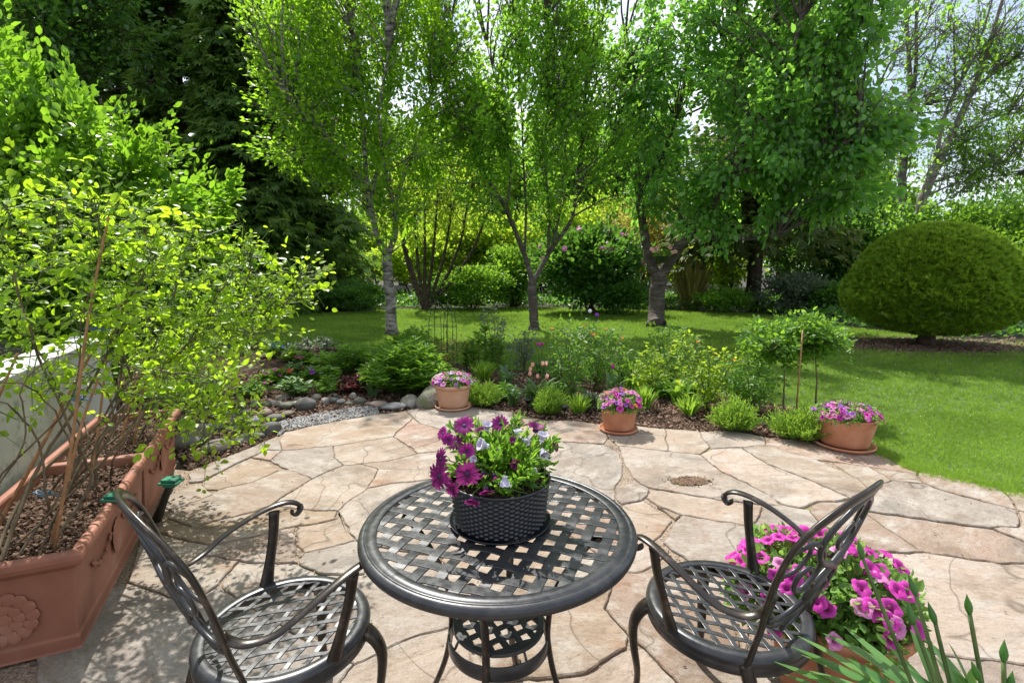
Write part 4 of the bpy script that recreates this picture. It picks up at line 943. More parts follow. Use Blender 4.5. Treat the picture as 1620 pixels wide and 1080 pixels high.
planter('rear long terracotta planter touching the front one, by the stones', 1.095, .98)
planter('terracotta planter whose corner shows at the left edge behind the front planter', -1.20, 1.0, .46, .36) if False else None
# garden wall behind the planters
mb = MB(); L0, L1 = -1.6, 2.75; w0 = .53
a, b_ = PL_(L0, w0, 0), PL_(L1, w0, 0); nw = Wd * .2
def prism(mb, pts, z0, z1):
    n_ = len(pts); mb.add([(p[0], p[1], z0) for p in pts] + [(p[0], p[1], z1) for p in pts], [tuple(range(n_, 2 * n_)), tuple(reversed(range(n_)))] + [(i, (i + 1) % n_, n_ + (i + 1) % n_, n_ + i) for i in range(n_)])
gw = thing('garden_wall', 'low whitewashed garden wall behind the long terracotta planters', 'wall', a)
prism(mb, [Vector((0, 0, 0)), b_ - a, b_ - a + nw, nw], -.05, .86); mb.build('wall_face', M['wall'], gw, smooth=False)
mb = MB(); e = -Wd * .02; prism(mb, [e - Ld * .01, b_ - a + e + Ld * .02, b_ - a + nw - e + Ld * .02, nw - e - Ld * .01], .862, .90); o = mb.build('coping', M['wall'], gw, smooth=False); bevel(o, .006)

# bamboo canes
canes = [((.17, .13), P(168, 345, 2.02), .0065, 'thick orange bamboo cane rising highest through the rose foliage'),
         ((.20, .16), P(152, 600, 2.05), .0065, 'bamboo cane tied close beside the thickest cane'),
         ((.30, .40), P(196, 470, 2.35), .008, 'brown bamboo cane close to the white wall, left of the tied pair'),
         ((.02, .42), P(24, 560, 1.95), .006, 'thin grey bamboo cane against the wall at the left edge'),
         ((.62, .15), P(186, 470, 2.6), .006, 'slim bamboo cane in the far end of the front planter'),
         ((1.30, .20), P(228, 560, 3.2), .008, 'short orange bamboo cane in the rear planter'),
         ((1.40, .14), P(240, 540, 3.3), .007, 'thin bamboo cane at the outer rim of the rear planter')]
for (l_, w_), top, r_, lb in canes:
    bs = PL_(l_, w_, .30); t = MB(); L_ = (top - bs).length; n_ = 14; pts = []; rad = []
    for i in range(n_ + 1):
        p = (top - bs) * i / n_ + Vector((.012 * math.sin(i * .5), 0, 0)) * (i / n_)
        for dz, k in ((-.004, 1), (0, 1.22), (.004, 1)):
            pts.append(p + (top - bs).normalized() * dz); rad.append(r_ * k * (1 - .3 * i / n_))
    t.tube(pts, rad, 10); o = t.build('bamboo_cane', M['cane'], loc=bs); tag(o, lb, 'garden cane', 'bamboo canes in the planters')
# blue plastic plant ties
for (px, py, Y, lb) in [(122, 632, 2.0, 'pale blue plastic plant tie round the canes at mid height'), (70, 782, 1.95, 'dark blue plant tie low on the canes near the soil'), (152, 522, 2.05, 'black and blue plant tie high on the thick cane among leaves')]:
    t = MB(); c_ = P(px, py, Y)
    for k in range(3):
        pts = [Vector((.022 * math.cos(a) * (1 + .15 * k), .016 * math.sin(a), .006 * k + .004 * math.sin(2 * a + k))) for a in np.linspace(0, 6.28, 14)]; t.tube(pts, .0028, 6)
    t.tube([(.02, 0, 0), (.035, -.004, .004), (.05, .0, -.004), (.055, .004, .006)], .003, 6); t.tube([(-.02, 0, 0), (-.04, -.004, .01), (-.05, .0, .0)], .003, 6)
    o = t.build('plant_tie', M['tie'], loc=c_); tag(o, lb, 'plant tie', 'plant ties on the canes')
# green capped posts standing by the planter
for (px, py, capY, Y, lb, bpos) in [(271, 762, 2.5, 2.5, 'black leaning post with green cap on the patio by the planter joint', G(248, 822)), (184, 787, 2.2, 2.2, 'short stake with green cap standing in the front planter behind the left chair', PL_(.45, .05, .33))]:
    cp = P(px, py, Y)
    bs = bpos if bpos is not None else Vector((cp.x - .06, cp.y - .0, 0)); t = thing('garden_post', lb, 'garden post', bs); m2 = MB(); v = cp - bs
    m2.tube([(0, 0, 0), v * .5, v * .96], [.026, .019, .016], 10); m2.build('post', M['black_metal'], t)
    m2 = MB(); m2.box((0, 0, 0), (.095, .075, .012)); m2.box((0, 0, .014), (.075, .058, .014)); m2.box((0, 0, -.014), (.06, .05, .016))
    for i, vv in enumerate(m2.v): m2.v[i] = tuple(Vector(vv) + v)
    o = m2.build('cap', M['green_cap'], t, smooth=False); bevel(o, .004)

def rose_bush(label, base, stems, nleaf, leaf, lsz, spread=.13, seedpts=None, th=.011, tpl=T_BIG, name='rose_bush', grp=None, shoots=9):
    """stems: lists of world points (thorny canes); leaves in little sprays along shoots that leave the upper parts"""
    t = thing(name, label, 'rose', base, 0, grp); mb = MB(); tw = MB(); big_ = th > .009; PT = []; DR = []
    for pts, lf in stems:
        pts = [Vector(p) for p in pts]; big = name == 'rose_bush' and th > .009
        if big and (pts[0] - base).length < .01: pts = [pts[0] + Ld * random.uniform(-.2, .2) + Wd * random.uniform(-.12, .12)] + [pts[0].lerp(pts[1], .5) + Vector((random.uniform(-.12, .12), random.uniform(-.1, .1), 0))] + pts[1:]
        sp = smooth_path(pts, 6); n_ = len(sp); jit = [p + Vector(rng.normal(size=3)) * .0022 for p in sp]
        rt = th * (random.uniform(.35, .75) if big else 1); mb.tube([p - base for p in jit], [rt * (1 - .7 * i / n_) for i in range(n_)], 7)
        for i in range(2, n_ - 1, 2):      # thorns
            d = Vector(rng.normal(size=3)).normalized(); p = jit[i] - base; mb.tube([p, p + d * .012], [.003, .0004], 4, cap=False)
        i0 = int(n_ * lf)
        for i in range(i0, n_):
            for k in range(shoots):
                if random.random() > .62: continue
                d = Vector(rng.normal(size=3)) + Vector((0, 0, .5)); d.normalize(); L_ = random.uniform(.06, spread * 1.6)
                p = jit[i]; q = p + d * L_ + Vector((0, 0, -.0)); mid = p.lerp(q, .5) + Vector(rng.normal(size=3)) * .012
                tw.tube([p - base, mid - base, q - base], [.0024, .0017, .0010], 4, cap=False)
                for f in (.45, .75, 1.0):
                    PT.append(np.array(p.lerp(q, f))); DR.append(np.array(d))
    mb.build('canes', M['stem_brown' if big_ or random.random() < .5 else 'stem_green'], t); tw.build('shoots', M['stem_green'], t)
    PT = np.array(PT) - np.array(base); DR = np.array(DR); K = len(PT)
    # pinnate leaves: 5 leaflets on a short rachis
    per = max(1, int(nleaf / max(K, 1) / 5) + 1); pos = []; ax = []; nn = []; sc_ = []; rn = []
    for r_ in range(per):
        d = DR + rng.normal(size=(K, 3)) * .9; d[:, 2] *= .55; d /= np.linalg.norm(d, axis=1, keepdims=True)
        nrm = rng.normal(size=(K, 3)) * .55 + np.array([0, -.45, .8]); side = np.cross(d, nrm); side /= np.linalg.norm(side, axis=1, keepdims=True)
        base_s = lsz * (.7 + .6 * rng.random(K)); br = rng.random(K)
        for (f, sd) in ((2.1, 0), (1.35, .85), (1.35, -.85), (.7, .9), (.7, -.9)):
            pos.append(PT + d * (base_s * f)[:, None] * .62 + side * (sd * base_s * .12)[:, None]); a_ = d * (1 if sd == 0 else .55) + side * sd; ax.append(a_); nn.append(nrm + rng.normal(size=(K, 3)) * .18); sc_.append(base_s * (1 if sd == 0 else .82)); rn.append(np.clip(br * .7 + rng.random(K) * .3, 0, 1))
    pos = np.concatenate(pos); ax = np.concatenate(ax); nn = np.concatenate(nn); sc_ = np.concatenate(sc_); rn = np.concatenate(rn)
    if len(pos) > nleaf: s2 = rng.permutation(len(pos))[:nleaf]; pos, ax, nn, sc_, rn = pos[s2], ax[s2], nn[s2], sc_[s2], rn[s2]
    scatter('foliage', tpl, pos, ax, nn, sc_, leaf, rn, t, xscale=.72 + .25 * rng.random(len(pos)))
    return t
B1 = PL_(.28, .26, .33); B2 = PL_(.78, .24, .33); B3 = PL_(1.55, .24, .33)
def W_(px, py, Y): return P(px, py, Y)
rose_bush('yellow green climbing rose sprawling over the front of the left planter', B1, [
    ([B1, W_(120, 700, 2.05), W_(60, 560, 2.0), W_(20, 420, 1.95), W_(10, 330, 1.9)], .5),
    ([B1, W_(110, 640, 2.0), W_(130, 500, 2.0), W_(160, 400, 2.05), W_(150, 330, 2.1)], .5),
    ([B1, W_(60, 620, 1.9), W_(-20, 600, 1.75), W_(-60, 560, 1.7)], .9),
    ([B1, W_(150, 600, 2.1), W_(200, 480, 2.15), W_(250, 400, 2.2)], .45),
    ([B1, W_(80, 590, 2.05), W_(40, 500, 2.15), W_(80, 400, 2.25), W_(95, 330, 2.3)], .5),
    ([B1, W_(160, 690, 2.1), W_(250, 630, 2.15), W_(330, 640, 2.2)], .75),
    ([B1, W_(60, 700, 1.95), W_(10, 640, 1.85), W_(-40, 640, 1.8)], .9),
    ([B1, W_(140, 690, 2.1), W_(90, 620, 2.2), W_(20, 590, 2.1), W_(-30, 620, 2.0)], 1.0), ([B1, W_(170, 660, 2.2), W_(210, 600, 2.2), W_(290, 590, 2.2), W_(360, 610, 2.2)], .9), ([B1, W_(40, 700, 1.9), W_(35, 610, 1.8), W_(110, 560, 1.85), W_(240, 590, 1.9)], 1.0)], 2300, M['leaf_rose'], .035, .15)
rose_bush('bright green rose in the middle of the planters with one long outstretched branch', B2, [
    ([B2, W_(210, 640, 2.5), W_(190, 520, 2.5), W_(250, 500, 2.6), W_(335, 500, 2.7), W_(400, 490, 2.8), W_(452, 480, 2.85)], .62),
    ([W_(450, 482, 2.85), W_(470, 462, 2.86), W_(476, 432, 2.86)], .3),
    ([W_(375, 490, 2.75), W_(392, 440, 2.8), W_(398, 395, 2.8)], .5),
    ([B2, W_(220, 600, 2.55), W_(270, 480, 2.6), W_(300, 400, 2.7), W_(330, 370, 2.75)], .4),
    ([B2, W_(190, 600, 2.5), W_(200, 480, 2.5), W_(230, 380, 2.5), W_(215, 340, 2.5)], .45),
    ([B2, W_(240, 600, 2.6), W_(330, 520, 2.7), W_(385, 530, 2.8), W_(430, 522, 2.85)], .45),
    ([B2, W_(260, 600, 2.6), W_(350, 460, 2.75), W_(390, 400, 2.8)], .4), ([B2, W_(180, 660, 2.4), W_(150, 600, 2.3), W_(80, 600, 2.2)], 1.0), ([B2, W_(230, 650, 2.6), W_(290, 620, 2.6), W_(330, 650, 2.6)], 1.0)], 2300, M['leaf_rose'], .035, .15)
rose_bush('green rose in the rear planter drooping down to the stones', B3, [
    ([B3, W_(260, 600, 3.3), W_(300, 480, 3.3), W_(350, 430, 3.3)], .35),
    ([B3, W_(280, 600, 3.3), W_(340, 560, 3.2), W_(400, 560, 3.1)], .35),
    ([B3, W_(290, 610, 3.2), W_(330, 620, 3.05), W_(380, 660, 2.95), W_(395, 690, 2.9)], .35),
    ([B3, W_(270, 590, 3.2), W_(310, 600, 3.0), W_(300, 650, 2.9), W_(330, 700, 2.8)], .4),
    ([B3, W_(240, 560, 3.4), W_(230, 460, 3.4), W_(260, 380, 3.4)], .4),
    ([B3, W_(300, 560, 3.3), W_(380, 480, 3.4), W_(430, 470, 3.4)], .4)], 2100, M['leaf_rose'], .035, .16)
# ================================================================ BORDER STONES
def rock(name, label, loc, r, squash=.65, mat='cobble', grp=None, seed=0, elong=1.3):
    bm = bmesh.new(); bmesh.ops.create_icosphere(bm, subdivisions=3, radius=1)
    rs = random.Random(seed); o1, o2, o3 = [rs.uniform(0, 9) for _ in range(3)]; rz = rs.uniform(0, 3.14)
    for v in bm.verts:
        c = v.co; k = 1 + .15 * math.sin(2.1 * c.x + o1) + .13 * math.sin(2.7 * c.y + o2) + .11 * math.sin(3.3 * c.z + o3) + .07 * math.sin(5 * c.x + 4 * c.y + o1); k = min(k, 1.12)
        c *= k * r; x = c.x * elong; y = c.y; c.z *= squash; c.x = x * math.cos(rz) - y * math.sin(rz); c.y = x * math.sin(rz) + y * math.cos(rz)
    for f in bm.faces: f.smooth = True
    me = bpy.data.meshes.new(name); bm.to_mesh(me); bm.free(); me.materials.append(M[mat])
    o = bpy.data.objects.new(name, me); COL.objects.link(o); o.location = (loc[0], loc[1], r * squash * .3); tag(o, label, 'stone', grp); return o
_u = 'first second third fourth fifth sixth seventh eighth ninth tenth eleventh twelfth thirteenth fourteenth fifteenth sixteenth seventeenth eighteenth nineteenth'.split()
ORD = _u + ['twentieth'] + ['twenty-' + x for x in _u[:9]] + ['thirtieth'] + ['thirty-' + x for x in _u[:9]]
stones = [(312, 690, .13), (345, 712, .10), (300, 705, .12), (375, 700, .06), (392, 694, .07), (410, 690, .05), (428, 682, .095), (436, 664, .08), (420, 655, .07), (402, 668, .08), (385, 655, .07), (440, 640, .06), (455, 645, .075), (468, 640, .06), (486, 645, .11), (456, 656, .06), (472, 632, .05), (447, 632, .07),
          (500, 630, .05), (515, 636, .06), (528, 634, .055), (540, 637, .055), (552, 640, .045), (570, 636, .06), (585, 640, .045), (425, 640, .07), (405, 640, .06), (362, 665, .09), (340, 680, .08), (372, 680, .07), (530, 626, .04), (560, 628, .05)]
for i, (px, py, r_) in enumerate(stones):
    q = G(px, py)
    szw = 'large' if r_ >= .09 else ('medium sized' if r_ >= .065 else 'small')
    rock('border_stone', '%s rounded stone of the bed border, %s from the left' % (szw, ORD[sorted(range(len(stones)), key=lambda j: stones[j][0]).index(i)]), q, r_ * .80, random.uniform(.6, .9), 'cobble', 'border stones of the flower bed', i)
rock('flat_stone', 'flat grey slab like stone at the right end of the gravel strip', G(622, 645), .10, .35, 'cobble', None, 91)
rock('flat_stone', 'second flat grey stone next to the gravel, a little further left', G(598, 641), .085, .4, 'cobble', None, 93)
rock('mossy_boulder', 'large mossy boulder leaning beside the pale petunia pot', G(684, 640) + Vector((0, .10, 0)), .19, .75, 'boulder', None, 94)
rock('mossy_stone', 'small grey stone with yellow moss left of the boulder', G(648, 640), .09, .9, 'boulder', None, 95)

# ================================================================ BED PLANTS
def tuft(name, label, cat, base, r, h, n_, leaf, wd=.004, grp=None, lean=.8, seg=4, flat_tip=False):
    t = thing(name, label, cat, base, 0, grp); mb = MB(); rn = []
    for k in range(n_):
        a = random.uniform(0, 6.283); rr = r * math.sqrt(random.random()); b0 = Vector((rr * math.cos(a) * .35, rr * math.sin(a) * .35, -.01))
        hh = h * random.uniform(.6, 1.05) * (1 - .25 * (rr / r) ** 2); tip = Vector((rr * math.cos(a) * 1.05, rr * math.sin(a) * 1.05, hh)); mid = b0.lerp(tip, .5) + Vector((0, 0, hh * .18))
        side = Vector((-math.sin(a), math.cos(a), 0)) if random.random() < .5 else Vector(rng.normal(size=3)).normalized(); pts = smooth_path([b0, mid, tip], seg // 2)
        k0 = len(mb.v); n1 = len(pts); mb.ribbon(pts, [wd * (1.0 if i < n1 - 1 else .15) * (.6 + .8 * math.sin(i / (n1 - 1) * 2.6)) for i in range(n1)], side, .1); v = random.random(); rn += [v] * (len(mb.v) - k0)
    mb.build('foliage', leaf, t, rnd=rn); return t
def lavender(label, base, r, h, n_=420, leafn=5200):
    t = thing('lavender', label, 'plant', base, 0, 'lavender clumps along the patio edge'); mb = MB(); P_ = []; D = []
    for k in range(n_):
        d = unit(1)[0]; d[2] = abs(d[2]) + .35; d /= np.linalg.norm(d); tip = Vector(d * np.array([r, r, h])) * random.uniform(.55, 1.18) * (1 + .15 * math.sin(3 * math.atan2(d[1], d[0]) + base[0] * 5)); b0 = Vector((d[0] * r * .2, d[1] * r * .2, 0)); mid = b0.lerp(tip, .5) + Vector((d[0], d[1], 0)) * r * .12
        if k % 2: mb.tube([b0, mid, tip], [.002, .0015, .0008], 3, cap=False)
        for f in np.linspace(.3, 1, leafn // n_): P_.append(tuple(b0.lerp(tip, float(f)) + Vector((d[0], d[1], 0)) * r * .12 * 4 * f * (1 - f))); D.append(tuple(tip - mid))
    mb.build('stems', M['stem_green'], t); P_ = np.array(P_); D = np.array(D); D /= np.linalg.norm(D, axis=1, keepdims=True); N = len(P_); P_[:, 2] = np.maximum(P_[:, 2], .005)
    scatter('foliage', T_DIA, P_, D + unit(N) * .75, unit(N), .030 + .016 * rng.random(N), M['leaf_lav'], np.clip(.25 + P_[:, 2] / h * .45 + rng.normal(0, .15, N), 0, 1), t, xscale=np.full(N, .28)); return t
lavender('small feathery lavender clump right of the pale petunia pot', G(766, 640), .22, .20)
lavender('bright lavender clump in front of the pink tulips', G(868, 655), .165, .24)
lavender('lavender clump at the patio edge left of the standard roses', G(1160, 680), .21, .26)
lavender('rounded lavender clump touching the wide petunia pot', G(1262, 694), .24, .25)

# green bush (peony) behind the pale pot
def leafy_shoots(name, label, cat, base, r, h, nsh, leaf, ls, per=18, tpl=T_LEAF, grp=None, upright=.6, xs=.55, flowers=None):
    t = thing(name, label, cat, base, 0, grp); mb = MB(); P_ = []; D = []; Z = []
    rx, ry = (r, r) if not hasattr(r, '__len__') else r
    for k in range(nsh):
        d = unit(1)[0]; d[2] = abs(d[2]) + upright * .5; d /= np.linalg.norm(d); rad = random.random() ** .4
        tip = Vector((d[0] * rx, d[1] * ry, d[2] * h)) * (.45 + .6 * rad); b0 = Vector((tip.x * .35, tip.y * .35, -.01)); mid = b0.lerp(tip, .5) + Vector((0, 0, h * .06))
        mb.tube([b0, mid, tip], [.005, .004, .002], 4, cap=False)
        for j in range(per):
            f = .35 + .65 * (j / (per - 1)) ** .7; P_.append(tuple(b0.lerp(tip, f))); a = random.uniform(0, 6.28); D.append((math.cos(a) + .3 * d[0], math.sin(a) + .3 * d[1], .25 + .5 * upright * (f > .9)))
    mb.build('stems', M['stem_green'], t); P_ = np.array(P_); D = np.array(D); N = len(P_)
    scatter('foliage', tpl, P_, D, up_n(N, .35), ls * (.65 + .6 * rng.random(N)), leaf, np.clip(rng.normal(.5, .22, N), 0, 1), t, xscale=xs * (.8 + .4 * rng.random(N)))
    if flowers:
        me, n_, s_, nm = flowers
        for k in range(n_):
            q = P_[rng.integers(N)]; d = Vector((q[0] * 2, q[1] * 2 - .2, .6)); place('flower', me, t, Vector((q[0] * 1.02, q[1] * 1.02, max(q[2], h * .55) + .02)), d, s_=s_)
    return t
leafy_shoots('peony_bush', 'big dense green peony bush left of the pale petunia pot', 'bush', G(640, 625) + Vector((0, .15, 0)), (.55, .5), .60, 170, M['leaf_mid'], .105, 26, xs=.42)
leafy_shoots('leafy_bush', 'loose green bush standing behind the peony towards the lawn', 'bush', G(655, 568), (.5, .4), .5, 80, M['leaf_mid'], .09, 20, xs=.5)
leafy_shoots('leafy_bush', 'medium green bush with small white flowers left of the peony', 'bush', G(565, 590), (.48, .4), .42, 80, M['leaf_mid'], .07, 22, xs=.6, flowers=(petunia_mesh('tiny_white', M['p_white'], .014, seed=9), 16, 1, ''))
pm_s = petunia_mesh('primrose_pink', M['p_mag'], .030, seed=11); pm_v = petunia_mesh('primrose_violet', M['p_violet'], .030, seed=12); pm_r = petunia_mesh('primrose_red', M['p_red'], .030, seed=13); pm_w = petunia_mesh('primrose_white', M['p_white'], .026, seed=14); pm_b = petunia_mesh('forget_me_not', M['p_blue'], .018, seed=15); pm_y = petunia_mesh('blossom_yellow', M['p_yellow'], .026, seed=16)
for lb, q, r_, h_, mat, fm, nf, s_ in [
    ('blue forget-me-nots beyond the drooping rose branch', (440, 562), .30, .26, 'leaf_mid', pm_b, 46, 1.1),
    ('pink flowering primrose just above the border stones', (432, 605), .17, .16, 'leaf_mid', pm_s, 14, 1),
    ('primrose with crimson and violet flowers over broad grey green leaves', (466, 598), .19, .19, 'leaf_strap', pm_r, 12, 1.1),
    ('violet primroses among dark mulch behind the stones', (503, 600), .18, .17, 'leaf_mid', pm_v, 14, 1.1),
    ('white flowering primrose beside the violet one', (522, 602), .15, .18, 'leaf_mid', pm_w, 10, 1),
    ('single crimson double primrose near the lawn edge', (484, 575), .15, .18, 'leaf_mid', pm_s, 6, 1.5),
    ('low green cushion plant directly behind the big border stones', (520, 620), .24, .19, 'leaf_mid', None, 0, 1),
    ('pale green leafy clump with crinkled leaves above the border stones', (466, 625), .19, .20, 'leaf_strap', None, 0, 1),
    ('green cushion at the far left of the bed, under the rose', (405, 625), .22, .20, 'leaf_mid', pm_s, 3, .8),
    ('feathery green clump in the middle of the left bed', (515, 578), .26, .2, 'leaf_lav', None, 0, 1),
    ('small green clump near the forget-me-nots', (463, 570), .18, .16, 'leaf_lav', None, 0, 1),
    ('dark red leaved heuchera beside the peony', (562, 618), .22, .17, 'leaf_red', None, 0, 1),
    ('grey green mat plant at the lawn edge behind the primroses', (500, 552), .5, .2, 'leaf_grey', None, 0, 1)]:
    leafy_shoots('flowering_plant' if fm else 'leafy_plant', lb, 'plant', G(*q), r_, h_, 34, M[mat], .075 if 'cushion' not in lb else .05, 14, T_LEAF, xs=.6, flowers=(fm, nf, s_, '') if fm else None)
TU_P = tulip_mesh('tulip_salmon', M['p_salmon'], .026); TU_R = tulip_mesh('tulip_red', M['p_red'], .028); TU_M = tulip_mesh('tulip_pink', M['p_mag'], .028); TU_Y = tulip_mesh('tulip_yellow', M['p_yellow'], .026)
def tulips(label, base, r, nl, heads, mat=TU_P, h=.32, leaf='leaf_strap', name='tulip_clump'):
    t = thing(name, label, 'tulips', base); mb = MB(); rn = []
    for k in range(nl):
        a = random.uniform(0, 6.28); rr = r * random.uniform(.35, 1.1); b0 = (random.uniform(-.3, .3) * r, random.uniform(-.3, .3) * r, -.01); strap(mb, b0, (rr * math.cos(a), rr * math.sin(a), h * random.uniform(.25, .85)), random.uniform(.028, .05), h * .22, rn, 7)
    mb.build('leaves', M[leaf], t, rnd=rn); mb = MB()
    for v in heads:
        v = Vector(v) - Vector(base); b0 = Vector((v.x * .4, v.y * .4, 0)); mb.tube(smooth_path([b0, b0.lerp(v, .5), v], 3), .003, 5, cap=False); place('flower', mat, t, v, (random.uniform(-.2, .2), random.uniform(-.3, .1), 1))
    if heads: mb.build('stalks', M['stem_green'], t)
    return t
q = G(848, 640); Yt = q.y
tulips('clump of salmon pink tulips with grey green leaves behind the bright lavender', q, .24, 46, [P(842, 580, Yt), P(839, 587, Yt + .05), P(838, 594, Yt - .05), P(858, 578, Yt + .1), P(864, 578, Yt), P(865, 598, Yt - .1), P(851, 598, Yt - .1)])
q = G(855, 592); tulips('pair of tall pink tulips by the lawn edge behind the salmon ones', q, .14, 12, [P(851, 547, q.y), P(857, 547, q.y)], TU_M)
q = G(968, 626); tulips('single tall pink tulip behind the orange petunia pot', q, .12, 9, [P(969, 583, q.y)], TU_M)
q = G(577, 617); tulips('red tulips between the dark leaved plant and the peony', q, .16, 14, [P(576, 588, q.y), P(573, 594, q.y), P(579, 596, q.y)], TU_R)
q = G(1072, 636); tulips('broad leaved tulip foliage with one yellow flower at the right of the bed', q, .20, 28, [P(1074, 608, q.y)], TU_Y, .3, 'leaf_lav')
q = G(1002, 616); tulips('green tulip leaves with one yellow bud between the rose bushes', q, .2, 22, [P(1002, 597, q.y)], TU_Y, .28, 'leaf_lav')
q = G(800, 610); tulips('tulip leaves without flowers in the middle of the bed', q, .2, 20, [], TU_P, .32)
q = G(812, 650 - 10); tulips('grey green tulip leaves at the left of the salmon tulips', q, .16, 14, [], TU_P, .26)
q = G(590, 625); tulips('tulip leaves without flowers in front of the peony', q, .14, 12, [], TU_P, .26)

for px, py, r_, h_, lb in [(742, 628, .16, .22, 'grassy tuft between the pale petunia pot and the lily shoots'), (915, 652, .15, .20, 'grassy tuft left of the orange petunia pot'), (1018, 645, .16, .24, 'grassy tuft just right of the orange petunia pot'), (1090, 655, .15, .2, 'grassy tuft on the mulch in front of the orange budded rose'), (765, 600, .2, .26, 'wider grassy tuft near the wire plant supports'), (905, 600, .2, .26, 'grassy tuft near the lawn behind the middle roses')]:
    tuft('grass_tuft', lb, 'plant', G(px, py), r_, h_, 150, M['leaf_lav'], .010)
for px, py, r_, h_, mt, lb in [(795, 630, .2, .16, 'leaf_mid', 'low leafy plant between the tulip leaves and the first lavender'), (935, 645, .18, .15, 'leaf_grey', 'grey green low plant beside the middle petunia pot'), (1050, 628, .2, .18, 'leaf_mid', 'low leafy plant under the pale green rose'), (1100, 628, .22, .2, 'leaf_mid', 'low leafy plant at the foot of the right hand roses'), (880, 628, .18, .16, 'leaf_mid', 'low leafy plant right of the salmon tulips')]:
    leafy_shoots('leafy_plant', lb, 'plant', G(px, py), r_, h_, 30, M[mt], .07, 12, xs=.5)
# bush roses in the bed
def bed_rose(label, base, h, r, nst, leaf, nleaf, ls=.040, name='rose_bush', cat='rose', colr=None, bare=.30, fl=None):
    st_ = []
    base = Vector(base)
    for k in range(nst):
        a = 6.28 * k / nst + random.uniform(-.4, .4); rr = r * random.uniform(.25, 1); hh = h * random.uniform(.65, 1.05)
        st_.append(([base, base + Vector((rr * .45 * math.cos(a), rr * .45 * math.sin(a), hh * .45)), base + Vector((rr * math.cos(a), rr * math.sin(a), hh))], bare))
    t = rose_bush(label, base, st_, nleaf, leaf, ls, r * .42, th=.008, tpl=T_LEAF, name=name, shoots=3)
    if fl:
        me, n_ = fl
        for k in range(n_):
            p = st_[k % nst][0][-1] - base; place('flower', me, t, p + Vector((random.uniform(-.05, .05), 0, random.uniform(0, .05))), (0, -.5, 1), s_=.8)
    return t
po = petunia_mesh('rose_bud_orange', M['p_orange'], .022, seed=21)
for lb, q, h_, r_, n_, lf, nl, fl in [
    ('tall rose bush with reddish new shoots left of the orange petunia pot', (905, 632), .95, .30, 7, 'leaf_mid', 1500, (po, 4)),
    ('rose bush with bronze tips behind the middle pot', (942, 616), .85, .30, 7, 'leaf_mid', 1500, (po, 5)),
    ('pale green rose bush right of the middle pot', (1030, 622), .70, .30, 6, 'leaf_bright', 1300, None),
    ('slender rose bush by the lawn, right of the middle pot', (1062, 606), .9, .26, 5, 'leaf_mid', 1000, None),
    ('rose bush with a few orange buds left of the standard roses', (1118, 645), .78, .30, 7, 'leaf_bright', 1700, (po, 3)),
    ('low spreading rose at the foot of the standard roses', (1185, 650), .50, .34, 8, 'leaf_mid', 2200, None),
    ('thin small rose standing alone on the mulch', (830, 588), .85, .18, 4, 'leaf_grey', 700, None),
    ('grey green young rose near the lawn edge behind the wire supports', (785, 575), .95, .2, 4, 'leaf_grey', 700, None),
    ('spindly rose bush in the centre of the bed', (880, 610), .6, .25, 5, 'leaf_mid', 900, None),
    ('reddish green rose bush behind the pale petunia pot', (700, 590), .5, .3, 7, 'leaf_orange', 500, None),
    ('low rose bush between the tulips and the tall rose', (985, 605), .5, .26, 6, 'leaf_mid', 900, None)]:
    bed_rose(lb, G(*q), h_ * .78, r_, n_, M[lf], int(nl * .55), .050, fl=fl)
def standard_rose(label, base, px, py, r, hc, nleaf, leaf):
    base = Vector(base); top = P(px, py, base.y); stt = [([base, base.lerp(top, .5) + Vector((.01, 0, 0)), top], 1.0)]
    for k in range(13):
        d = unit(1)[0]; d[2] = abs(d[2]) * .9 - .15; stt.append(([top - Vector((0, 0, .05)), top + Vector(d * np.array([r, r, hc])) * .55 + Vector((0, 0, .03)), top + Vector(d * np.array([r, r, hc])) * random.uniform(.75, 1.1)], .15))
    return rose_bush(label, base, stt, nleaf, leaf, .050, r * .42, th=.011, tpl=T_LEAF, name='standard_rose', shoots=4, grp='standard roses at the right end of the bed')
standard_rose('tall standard rose with the widest leafy head, left one of the pair', G(1238, 655), 1240, 560, .34, .36, 4200, M['leaf_mid'])
standard_rose('standard rose on a thin reddish stem right behind the wide petunia pot', G(1290, 655), 1290, 550, .26, .30, 2600, M['leaf_mid'])
t = MB(); q = G(1258, 668); v = P(1270, 522, q.y) - q; t.tube([(0, 0, 0), v * .5, v], .007, 8); o = t.build('support_stake', M['cane'], loc=q); tag(o, 'thin bamboo stake leaning between the two standard roses', 'garden cane')
# dark lily shoots in a row behind the pale pot
for i, px in enumerate((738, 748, 757, 768, 779, 790)):
    q = G(px, 586 + (i % 3) * 3); t = thing('lily_shoot', ['short', 'leafy', 'tall', 'tallest', 'straight', 'last'][i] + ' lily shoot in the row behind the pale petunia pot, ' + ['first from the left', 'second from the left', 'third from the left', 'fourth from the left', 'fifth from the left', 'at the right end'][i], 'plant', q, 0, 'row of lily shoots'); mb = MB(); hh = [.36, .45, .55, .60, .48, .46][i]
    mb.tube([(0, 0, 0), (.01, 0, hh * .5), (0, .01, hh)], .007, 5); mb.build('stem', M['stem_green'], t); n_ = 130; z = hh * (.12 + .9 * rng.random(n_)); a = rng.random(n_) * 6.28
    scatter('foliage', T_LEAF, np.stack([np.zeros(n_), np.zeros(n_), z], 1), np.stack([np.cos(a), np.sin(a), np.full(n_, .5)], 1), up_n(n_, .2), .09 * (.6 + .6 * rng.random(n_)), M['leaf_mid'], rng.random(n_) * .5, t, xscale=np.full(n_, .4))
